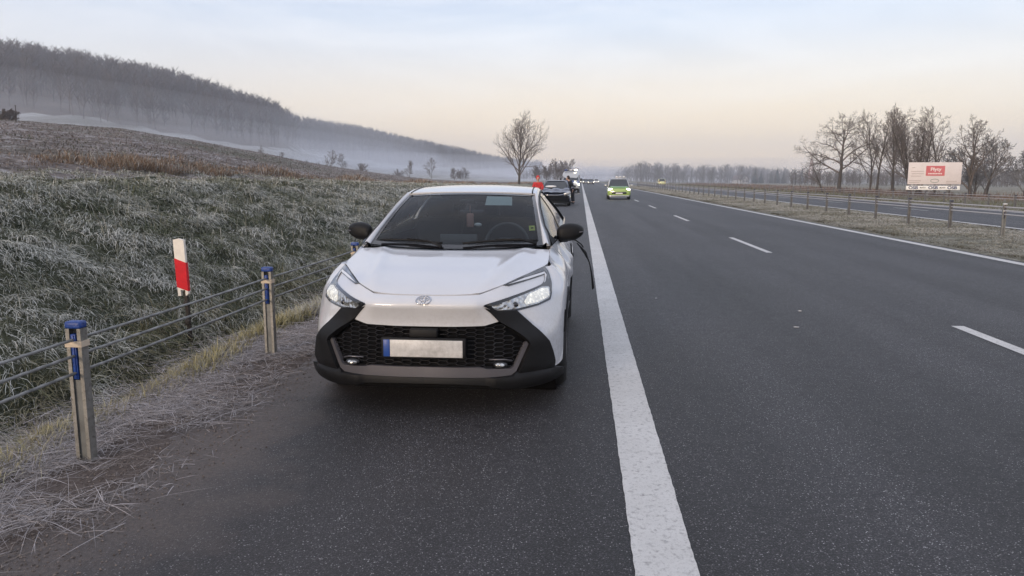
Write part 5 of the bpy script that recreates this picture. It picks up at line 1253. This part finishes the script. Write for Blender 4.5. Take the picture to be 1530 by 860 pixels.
x, y = at_px(1211, 420); mt = thing('lattice_mast', 'pale lattice mast in the haze left of the wide spreading tree', 'mast', (x, y, hz(x, y)))
mb = MB()
for a in range(4):
    sx, sy = (1, 1, -1, -1)[a], (1, -1, -1, 1)[a]; mb.tube([(sx * 1.3, sy * 1.3, -.2), (sx * .25, sy * .25, 12.5)], .10, 5)
    for k in range(6):
        z0, z1 = 2.05 * k, 2.05 * (k + 1); f = lambda z: 1.3 - 1.05 * z / 12.5; nx, ny = (1, -1, -1, 1)[a], (-1, -1, 1, 1)[a]; mb.tube([(sx * f(z0), sy * f(z0), z0), (nx * f(z1), ny * f(z1), z1)], .06, 4)
mb.tube([(0, 0, 12.3), (0, 0, 14.5)], .08, 5); mb.build('lattice', mat('mast_red', (.42, .25, .22), .7), mt)
# overpass
op = thing('overpass', 'faint concrete overpass crossing the road far away in the haze', 'bridge', (15, 640, 0)); M_conc = mat('concrete', (.30, .29, .28), .9, var=.15, scale=.5)
mb = MB(); mb.box((0, 0, 4.6), (90, 9, 1.0)); mb.build('deck', M_conc, op)
mb = MB(); mb.box((0, -4.3, 5.6), (90, .12, .12)); mb.box((0, -4.3, 5.3), (90, .06, .06))
for k in range(31): mb.box((-45 + 3 * k, -4.3, 5.35), (.1, .1, .6))
mb.build('railing', M_conc, op)
for xx in (-22, -4, 23): mb = MB(); mb.box((xx, 0, 2), (1.2, 7, 4.2)); mb.build('pier', M_conc, op)

# ------------------------------------------------------------------ billboard
bb = thing('billboard', 'large pale billboard with a red square and an OSB strip, standing before the bare trees', 'billboard', (25.15, 56.0, .80), (0, 0, R(-3)))
BW, BH = 3.55, 1.80
M_bb = NG('billboard_sheet')
def _bb(g):
    tc = g.n('ShaderNodeTexCoord').outputs['Object']; f = g.noise(tc, 1.5, 5, .7); f2 = g.noise(tc, 9, 4, .7)
    c = g.ramp(f, (.3, (.58, .525, .515)), (.7, (.66, .605, .595))); c = g.mix(g.step(f2, .62, .8), c, (.56, .55, .53)); g.l(c, g.b.inputs['Base Color']); g.b.inputs['Roughness'].default_value = .6
_bb(M_bb); M_bb = M_bb.m
mb = MB(); mb.box((0, 0, .12 + BH / 2 + .12), (BW, .10, BH - .24), bev=.01); mb.build('panel', M_bb, bb)
mb = MB(); mb.box((-.06, -.03, .12), (BW + .04, .10, .30), bev=.01); st_ = mb.build('strip', mat('strip_white', (.80, .79, .77), .6), bb)
mb = MB(); mb.box((.02, -.056, 1.32), (1.25, .02, .70)); rd_ = mb.build('red_square', mat('faded_red', (.50, .12, .13), .6, var=.12, scale=4), bb)
def text(s, size, loc, m, parent, name='lettering', sx=1.0, bold=0.0):
    cu = bpy.data.curves.new(name, 'FONT'); cu.body = s; cu.size = size; cu.extrude = .006; cu.align_x = 'CENTER'; cu.align_y = 'CENTER'; cu.offset = bold
    o = bpy.data.objects.new(name, cu); COL.objects.link(o); dg = bpy.context.evaluated_depsgraph_get(); me = bpy.data.meshes.new_from_object(o.evaluated_get(dg)); bpy.data.objects.remove(o)
    me.materials.clear(); o = link(name, me, m, parent); o.location = loc; o.rotation_euler = (R(90), 0, 0); o.scale = (sx, 1, 1); return o
M_navy = mat('navy_letters', (.015, .035, .12), .6); M_lw = mat('white_letters', (.72, .66, .64), .6); M_lo = mat('dark_letters', (.08, .07, .07), .6)
for xx in (-1.33, .0, 1.27): text('OSB', .29, (xx - .06, -.086, .12), M_navy, st_, sx=1.2, bold=.008)
for xx in (-.69, .63): text('PŁYTY', .145, (xx - .06, -.086, .12), M_lo, st_, sx=.95, bold=.004)
text('Płyty', .34, (.04, -.074, 1.42), M_lw, rd_, sx=1.1, bold=.006)
mb = MB()
for k in range(9): mb.box((-.42 + k * .105, -.070, 1.12), (.075, .012, .085))
mb.build('faded_line', M_lw, rd_)
mb = MB(); pts = [(.02 + .27 * math.cos(t), -.058, .62 + .125 * math.sin(t)) for t in np.linspace(0, 2 * math.pi, 30)]; mb.tube(pts, .022, 6, caps=False); mb.build('oval_mark', mat('faded_green', (.27, .30, .27), .6), bb)
M_fade = mat('faded_print', (.42, .36, .345), .6)
for zz, x0, x1 in ((1.55, -1.55, -1.35), (1.28, -1.6, -.75), (1.12, -1.55, -.75), (.95, -1.6, -.9), (.62, -1.7, -.9), (.5, -1.7, -1.0), (.58, .8, 1.5), (.46, .8, 1.7)): mb = MB(); mb.box(((x0 + x1) / 2, -.054, zz), (x1 - x0, .012, .05)); mb.build('faded_print', M_fade, bb)
for xx in (-1.3, -.35, 1.0): mb = MB(); mb.box((xx, .10, -.35), (.10, .10, 1.4)); mb.build('leg', M_postg, bb)
# ------------------------------------------------------------------ other vehicles
M_cglass = mat('tinted_glass', (.012, .014, .017), .05, coat=.5)
M_lampw = mat('headlamp_lit', (.9, .9, .85), .3, emit=(1.0, .90, .62), estr=20.0)
M_lampf = mat('far_headlamp', (.9, .9, .85), .3, emit=(1.0, .93, .74), estr=5.0)
M_lampo = mat('headlamp_off', (.45, .46, .48), .15, metal=.5)
M_platew = mat('plate_white_far', (.62, .61, .58), .5)
def ring(w, zb, zt, y, k=24, ex=.38, ez=.42):
    out = []; mz_, hh = (zb + zt) / 2, (zt - zb) / 2
    for j in range(k):
        t = 2 * math.pi * j / k; c, s = math.cos(t), math.sin(t)
        out.append((math.copysign(abs(c) ** ex, c) * w * (1 - .06 * max(0, s)), y, mz_ + math.copysign(abs(s) ** ez, s) * hh))
    return out
def loft(mb, rings):
    mb.grid(rings, True, closed=True); n = len(rings[0])
    for r_ in (rings[0], rings[-1]):
        c = tuple(sum(p[i] for p in r_) / n for i in range(3)); mb.add([c] + list(r_), [(0, j + 1, (j + 1) % n + 1) for j in range(n)], True)
def far_car(name, label, loc, rz, paint, L_=4.2, W=1.78, Hh=1.55, belt=.96, hood=.90, nose=.70, wr_=.33, wb=(1.18, 2.78), lamp=M_lampw, group=None, second=None, roofm=None, tail=False, cat='car', grillem=None, hooded=True):
    t = thing(name, label, cat, loc, (0, 0, rz), group); w = W / 2
    mb = MB(); loft(mb, [ring(w * .80, .36, nose - .04, 0), ring(w * .90, .27, nose, .06), ring(w * .97, .22, nose + .04, .25), ring(w, .20, hood - .05, .55), ring(w, .20, hood, .95), ring(w, .20, belt, 1.30), ring(w, .20, belt + .02, L_ * .5), ring(w, .20, belt + .05, L_ * .80), ring(w * .97, .24, belt + .04, L_ - .18), ring(w * .88, .32, belt - .02, L_)])
    body = mb.build('body', paint, t)
    yb, yt, ye, yr = 1.05, 1.80, L_ - .75, L_ - .18                     # windscreen foot and head, roof end, tail foot
    lv = []
    for f in (0, .33, .66, 1.0):
        wz_ = belt - .02 + (Hh - .05 - belt) * f; ww = (w - .07) * (1 - f) + (w * .70) * f + .03 * math.sin(math.pi * f); y0 = yb + (yt - yb) * f; y1 = yr + (ye - yr) * f; rg = []
        for j in range(28):
            a = 2 * math.pi * j / 28; c, s = math.cos(a), math.sin(a); rg.append((math.copysign(abs(c) ** .35, c) * ww, (y0 + y1) / 2 + math.copysign(abs(s) ** .30, s) * (y1 - y0) / 2, wz_ - (.03 * f if s < -.9 else 0)))
        lv.append(rg)
    mb = MB(); mb.grid(lv, True, closed=True); mb.build('window_band', M_cglass, t)
    mb = MB(); P = []
    for f, dz in ((1.0, 0), (.97, .025), (.75, .048), (.4, .058), (.02, .06)): P.append([((p[0]) * f * 1.01, (yt + ye) / 2 + (p[1] - (yt + ye) / 2) * f * 1.01, lv[-1][0][2] - .01 + dz) for p in lv[-1]])
    mb.grid(P, True, closed=True)
    for sg in (-1, 1):
        mb.tube([(sg * (w - .09), yb + .02, belt - .03), (sg * w * .70, yt + .02, Hh - .06)], .035, 6); mb.tube([(sg * (w - .09), yr - .03, belt), (sg * w * .70, ye - .02, Hh - .06)], .06, 6); mb.tube([(sg * (w - .06), L_ * .52, belt), (sg * w * .72, L_ * .52, Hh - .05)], .03, 6)
    mb.build('roof', roofm or paint, t)
    mb = MB(); mb.box((0, .03, .50), (W * .62, .10, .17), bev=.03); mb.build('grille', grillem or M_gloss, t)
    mb = MB(); mb.box((0, .10, .27), (W * .86, .26, .11), bev=.04); mb.build('bumper', second or M_blk, t)
    mb = MB(); mb.box((0, -.03, .46), (.52, .02, .115)); mb.build('number_plate', M_platew, t)
    for sg in (-1, 1):
        mb = MB(); mb.ell((sg * w * .72, .12, nose - .05), (.17, .10, .075), 12, 8); mb.build('headlight', lamp, t)
        mb = MB(); mb.box((sg * (w + .10), 1.35, belt + .07), (.20, .11, .14), bev=.04); mb.build('mirror', second or paint, t)
        for yw in wb: make_wheel(t, sg * (w - .11), yw, wr_, wr_, .20, sg, M_rubber, M_alloy)
        mb = MB(); mb.box((sg * w * .74, L_ - .04, belt - .10), (.30, .10, .14), bev=.03); mb.build('tail_lamp', bpy.data.materials['tail_red'], t)
    return t
M_lime = mat('lime_paint', (.30, .42, .10), .35, coat=1); M_navyp = mat('navy_paint', (.014, .018, .045), .3, coat=1, var=.3, scale=4); M_silvp = mat('silver_paint', (.42, .43, .44), .35, metal=.4, coat=1); M_cream = mat('pale_yellow_paint', (.55, .56, .30), .4, coat=1); M_dkp = mat('dark_grey_paint', (.03, .032, .036), .35, coat=1); M_whitef = mat('white_paint_far', (.66, .66, .67), .4, coat=1)
g_ = far_car('green_car', 'lime green crossover with lit headlights and silver roof driving towards the viewer', (2.90, 57, 0), R(-1), M_lime, L_=4.15, W=1.80, Hh=1.60, belt=.99, hood=.98, nose=.80, lamp=M_lampw, second=M_silvp, roofm=M_silvp, grillem=M_gloss)
mb = MB(); mb.box((0, .62, .945), (1.3, .7, .05), bev=.02, M=Matrix.Rotation(.18, 4, 'X')); mb.build('bonnet', mat('green_wrap', (.09, .23, .04), .4, coat=1), g_)
lb = MB(); lb.box((.2, 2.2, 1.66), (.9, .25, .06), bev=.02); lb_ = lb.build('roof_bar', M_silvp, g_)
for xx in (-.15, .12, .40): mb = MB(); mb.box((xx, 2.1, 1.73), (.14, .12, .09), bev=.02); mb.build('lamp_unit', M_whitef, lb_)
# crashed dark car
dk = far_car('crashed_car', 'crashed dark navy car with crumpled bonnet and broken front, stopped behind the white crossover', (-1.42, 42.6, 0), R(1.5), M_navyp, L_=4.4, W=1.74, Hh=1.50, belt=.95, hood=.88, nose=.66, lamp=M_lampo, wb=(1.0, 2.75), roofm=M_navyp)
rs_ = np.random.default_rng(4); P = []
for i in range(9):
    P.append([(-.78 + 1.56 * j / 12, .05 + 1.15 * i / 8, .80 + .19 * i / 8 + .10 * math.exp(-((i - 4) / 2) ** 2) * (1 + .5 * math.sin(j * 1.3)) + rs_.normal(0, .015)) for j in range(13)])
mb = MB(); mb.grid(P); mb.build('crumpled_bonnet', M_navyp, dk)
mb = MB(); mb.box((0, -.02, .40), (1.5, .16, .42), bev=.05); mb.build('broken_front', M_dark, dk)
mb = MB(); mb.tube([(-.80, -.02, .68), (-.4, -.08, .64), (.1, -.09, .63), (.55, -.04, .69)], .02, 6); mb.build('chrome_strip', M_chrome, dk)
mb = MB(); mb.box((.64, .0, .72), (.42, .14, .18), bev=.05, M=Matrix.Rotation(-.35, 4, 'Y')); mb.build('displaced_headlight', M_lampo, dk)
mb = MB(); mb.box((.1, -.12, .22), (1.35, .10, .10), bev=.03, M=Matrix.Rotation(.05, 4, 'Y')); mb.build('hanging_bumper', M_blk, dk)
mb = MB(); mb.ell((-.3, 1.22, 1.12), (.34, .03, .06), 12, 6, M=Matrix.Rotation(-.6, 3, 'X')); mb.build('airbag_fold', M_whitef, dk)
# police van
vn = thing('police_van', 'silver and blue police van with roof lights, parked behind the crashed car on the shoulder', 'van', (-1.12, 84, 0), (0, 0, R(1)))
mb = MB(); w = 1.0
loft(mb, [ring(.85, .38, 1.0, 0), ring(.95, .30, 1.08, .08), ring(1.0, .28, 1.20, .5), ring(1.0, .28, 1.34, .95), ring(1.0, .28, 1.9, 1.45), ring(1.0, .28, 2.28, 1.85), ring(1.0, .28, 2.42, 2.3), ring(1.0, .28, 2.45, 3.5), ring(1.0, .28, 2.45, 5.6), ring(.97, .32, 2.40, 5.8)])
mb.build('body', M_silvp, vn)
mb = MB(); mb.grid([[(x, 0.96 + .86 * v - .03 - .05 * (1 - (x / .85) ** 2), 1.36 + .70 * v + .02) for x in np.linspace(-.86 + .06 * v, .86 - .06 * v, 9)] for v in np.linspace(0, 1, 5)]); mb.build('windscreen', M_cglass, vn)
mb = MB(); P = [[(x, .02 + .9 * v - .03 + .06 * (x / .9) ** 2, 1.02 + .32 * v + .025) for x in np.linspace(-.88, .88, 9)] for v in np.linspace(0, 1, 4)]; mb.grid(P); mb.build('bonnet', mat('police_blue', (.02, .05, .22), .4, coat=1), vn)
for sg in (-1, 1):
    mb = MB(); mb.box((sg * 1.004, 3.4, 1.18), (.02, 4.2, .30)); mb.build('side_stripe', bpy.data.materials['police_blue'], vn)
    mb = MB(); mb.box((sg * 1.006, 1.95, 1.72), (.02, .85, .55), bev=.008); mb.build('side_window', M_cglass, vn)
    mb = MB(); mb.box((sg * 1.16, 1.45, 1.45), (.20, .12, .34), bev=.04); mb.build('mirror', M_blk, vn)
    mb = MB(); mb.ell((sg * .78, .10, .92), (.16, .10, .13), 12, 8); mb.build('headlight', M_lampw if sg > 0 else M_lampo, vn)
    for yw in (1.0, 4.6): make_wheel(vn, sg * .88, yw, .35, .35, .22, sg, M_rubber, M_alloy)
mb = MB(); mb.box((0, .0, .72), (1.1, .08, .26), bev=.03); mb.build('grille', M_gloss, vn)
mb = MB(); mb.box((0, .02, .42), (1.75, .2, .2), bev=.05); mb.build('bumper', M_blk, vn)
mb = MB(); mb.box((0, -.09, .46), (.52, .02, .115)); mb.build('number_plate', M_platew, vn)
mb = MB(); mb.box((0, 2.2, 2.50), (1.5, .35, .08), bev=.02); br_ = mb.build('light_bar', M_blk, vn)
for xx, m_ in ((-.58, bpy.data.materials['police_blue']), (.0, M_whitef), (.56, M_lampw)): mb = MB(); mb.box((xx, 2.15, 2.56), (.34, .30, .13), bev=.04); mb.build('beacon', m_, br_)
# far traffic
GC = 'far oncoming cars with lit headlights'
far_car('oncoming_car', 'far dark oncoming car with lit headlights, largest of the distant group', (2.75, 205, 0), 0, M_dkp, group=GC, lamp=M_lampf)
far_car('oncoming_car', 'far oncoming car with lit headlights beside the shoulder line, left of the largest', (1.5, 232, 0), 0, M_dkp, group=GC, lamp=M_lampf)
far_car('oncoming_car', 'far pale oncoming car with lit headlights, leftmost of the distant group', (.6, 262, 0), 0, M_silvp, group=GC, lamp=M_lampf)
far_car('oncoming_car', 'far pale oncoming car with lit headlights, rightmost of the distant group', (5.4, 262, 0), 0, M_whitef, group=GC, lamp=M_lampf)
yc = far_car('departing_car', 'pale yellow car driving away on the opposite carriageway', (19.0, 182, 0.0), R(180), M_cream, Hh=1.6, roofm=M_cream)

# ------------------------------------------------------------------ people
def skin_mesh(name, pts, edges, radii, m, parent, sub=2, root=0):
    me = bpy.data.meshes.new(name); me.from_pydata(pts, edges, []); o = bpy.data.objects.new(name, me); COL.objects.link(o)
    md = o.modifiers.new('skin', 'SKIN'); md.use_smooth_shade = True
    for i, v in enumerate(me.skin_vertices[0].data): v.radius = radii[i] if isinstance(radii[i], tuple) else (radii[i], radii[i]); v.use_root = i == root
    s = o.modifiers.new('sub', 'SUBSURF'); s.levels = sub; s.render_levels = sub
    dg = bpy.context.evaluated_depsgraph_get(); out = bpy.data.meshes.new_from_object(o.evaluated_get(dg)); bpy.data.objects.remove(o); bpy.data.meshes.remove(me)
    out.name = name; out.materials.clear(); out.polygons.foreach_set('use_smooth', [True] * len(out.polygons)); return link(name, out, m, parent)
M_skin = mat('skin', (.45, .28, .21), .6); M_redj = mat('red_jacket', (.48, .025, .025), .75, var=.25, scale=9); M_blkc = mat('black_cloth', (.016, .017, .020), .85, var=.3, scale=9); M_hair = mat('hair', (.03, .02, .015), .8); M_grey = mat('grey_strip', (.45, .46, .45), .5); M_boot = mat('boots', (.012, .012, .012), .6)
def person(label, loc, rz, bend, jacket, trousers, hood, armpose):
    t = thing('person', label, 'person', loc, (0, 0, rz)); b = bend                    # facing -y, b = forward bend of the upper body
    J = lambda x, y, z: (x, y, z)
    up = lambda x, d, h: (x, -math.sin(b) * h + d * math.cos(b), .96 + math.cos(b) * h + d * math.sin(b))
    P = [J(0, 0, .96), up(0, 0, .18), up(0, .01, .40), up(0, 0, .52), up(0, -.02, .60), up(0, -.03, .70), up(0, -.03, .80)]
    E_ = [(0, 1), (1, 2), (2, 3), (3, 4), (4, 5), (5, 6)]; Rr = [(.15, .11), (.14, .10), (.17, .11), (.08, .07), (.055, .06), (.078, .095), (.06, .07)]
    arms = []
    for sg in (-1, 1):
        sh = up(sg * .19, 0, .46); e1, e2, hd = armpose(sg, up); i = len(P); P += [sh, e1, e2, hd]; E_ += [(2, i), (i, i + 1), (i + 1, i + 2), (i + 2, i + 3)]; Rr += [.062, .048, .036, .040]; arms.append((sh, e1, e2, hd))
    for sg in (-1, 1):
        i = len(P); P += [J(sg * .10, 0, .88), J(sg * .12, -.02, .50), J(sg * .13, .03, .10), J(sg * .14, -.12, .045)]; E_ += [(0, i), (i, i + 1), (i + 1, i + 2), (i + 2, i + 3)]; Rr += [.095, .065, .048, .042]
    skin_mesh('body', P, E_, Rr, M_skin, t)
    jp = P[:4] + [q for a in arms for q in a[:3]]; je = [(0, 1), (1, 2), (2, 3), (2, 4), (4, 5), (5, 6), (2, 7), (7, 8), (8, 9)]; jr = [(.185, .145), (.175, .14), (.20, .145), (.09, .085), .088, .070, .056, .088, .070, .056]
    jk = skin_mesh('jacket', jp, je, jr, jacket, t)
    lp = [P[0]]; le = []; lr = [(.17, .125)]
    for sg in (-1, 1):
        i = len(lp); lp += [J(sg * .10, 0, .86), J(sg * .12, -.02, .50), J(sg * .13, .02, .12)]; le += [(0, i), (i, i + 1), (i + 1, i + 2)]; lr += [.112, .085, .072]
    skin_mesh('trousers', lp, le, lr, trousers, t)
    for sg in (-1, 1): mb = MB(); mb.ell((sg * .135, -.05, .05), (.055, .14, .055), 12, 8); mb.build('boot', M_boot, t)
    hc = Vector(up(0, .015, .735)); mb = MB(); mb.ell(hc + Vector((0, .015, .02)), (.105, .115, .135), 16, 10); mb.v = [v for v in mb.v]
    vs = []
    for v in mb.v:
        v = Vector(v); 
        if v.y < hc.y - .055: v.y = hc.y - .055
        vs.append(v)
    mb.v = vs; mb.build('hood' if hood is M_redj else 'hair', hood, t)
    fc = Vector(up(0, -.115, .71))
    mb = MB()
    for sg in (-1, 1): mb.ell(fc + Vector((sg * .03, .005, .035)), (.012, .008, .008), 8, 6)
    mb.ell(fc + Vector((0, .0, -.045)), (.025, .01, .008), 8, 6); mb.build('face_features', M_hair, t); mb = MB(); mb.ell(fc + Vector((0, -.012, .0)), (.014, .02, .025), 8, 6); mb.build('nose', M_skin, t)
    for a in arms:                                                       # hands with palm, four fingers and a thumb
        w_, h_ = Vector(a[2]), Vector(a[3]); d = (h_ - w_).normalized(); sd2 = d.cross(Vector((0, 1, 0.2))).normalized(); pts = [tuple(w_), tuple(h_ + d * .03)]; ed = [(0, 1)]; rr2 = [.026, (.036, .018)]
        for f in range(4): i = len(pts); o = sd2 * (.024 * (f - 1.5)); pts += [tuple(h_ + d * .05 + o), tuple(h_ + d * (.085 + .01 * (1.5 - abs(f - 1.5))) + o * 1.1 + Vector((0, -.008, 0))), tuple(h_ + d * (.11 + .012 * (1.5 - abs(f - 1.5))) + o + Vector((0, -.022, 0)))]; ed += [(1, i), (i, i + 1), (i + 1, i + 2)]; rr2 += [.010, .009, .008]
        i = len(pts); pts += [tuple(w_.lerp(h_, .7) + sd2 * .035), tuple(h_ + sd2 * .055 + Vector((0, -.015, 0)))]; ed += [(0, i), (i, i + 1)]; rr2 += [.012, .010]
        skin_mesh('hand', pts, ed, rr2, M_skin, t, sub=1)
    return t, jk
def arms_front(sg, up): return up(sg * .27, -.06, .22), up(sg * .14, -.24, .14), up(sg * .07, -.30, .17)
def arms_down(sg, up): return up(sg * .26, .02, .20), up(sg * .24, -.10, -.02), up(sg * .23, -.15, -.08)
pr, jk = person('person in a red hooded jacket standing on the verge behind the white car roof', (-2.28, 39.6, -.10), R(12), .12, M_redj, M_blkc, M_redj, arms_front)
pd, jk2 = person('person in dark clothes bending beside the crashed dark car', (-.50, 47.6, 0), R(-70), .50, M_blkc, M_blkc, M_hair, arms_down)

# ------------------------------------------------------------------ haze
def volume_mat(name, color, dens, aniso=0.0):
    m = bpy.data.materials.new(name); m.use_nodes = True; t = m.node_tree; t.nodes.clear(); o = t.nodes.new('ShaderNodeOutputMaterial'); v = t.nodes.new('ShaderNodeVolumePrincipled')
    v.inputs['Color'].default_value = (*color, 1); v.inputs['Density'].default_value = dens; v.inputs['Anisotropy'].default_value = aniso; t.links.new(v.outputs[0], o.inputs['Volume']); return m
mb = MB(); mb.box((0, 850, 45), (2940, 2300, 100)); hzo = mb.build('haze', volume_mat('haze', (.90, .93, 1.0), .00060, .5)); stuff(hzo)
def bank_of_mist(label, c, r, rz, dens):
    mb = MB(); mb.ell((0, 0, 0), r, 40, 20); o = mb.build('mist_bank', volume_mat('mist', (.90, .92, .99), dens, .3)); o.location = c; o.rotation_euler = (0, 0, rz); o['label'] = label; return stuff(o)
x, y = at_px(60, 320)
for k_, (hh_, dd_, n_) in enumerate(((9, .0014, 'lowest'), (15, .0014, 'middle'), (24, .0013, 'upper'))): bank_of_mist(n_ + ' layer of the mist lying along the foot of the wooded hill', (x, y, 14), (330, 70, hh_), R(76), dd_)
x, y = at_px(560, 480); bank_of_mist('low mist over the valley meadow between the two hills', (x, y, 7), (260, 110, 11), R(60), .0016)
x, y = at_px(1080, 420); bank_of_mist('low mist before the far tree line on the right', (x, y, 1), (300, 60, 12), R(-10), .0040)
x, y = at_px(880, 700); bank_of_mist('low mist over the far end of the road', (x, y, 3), (160, 300, 9), 0, .0022)
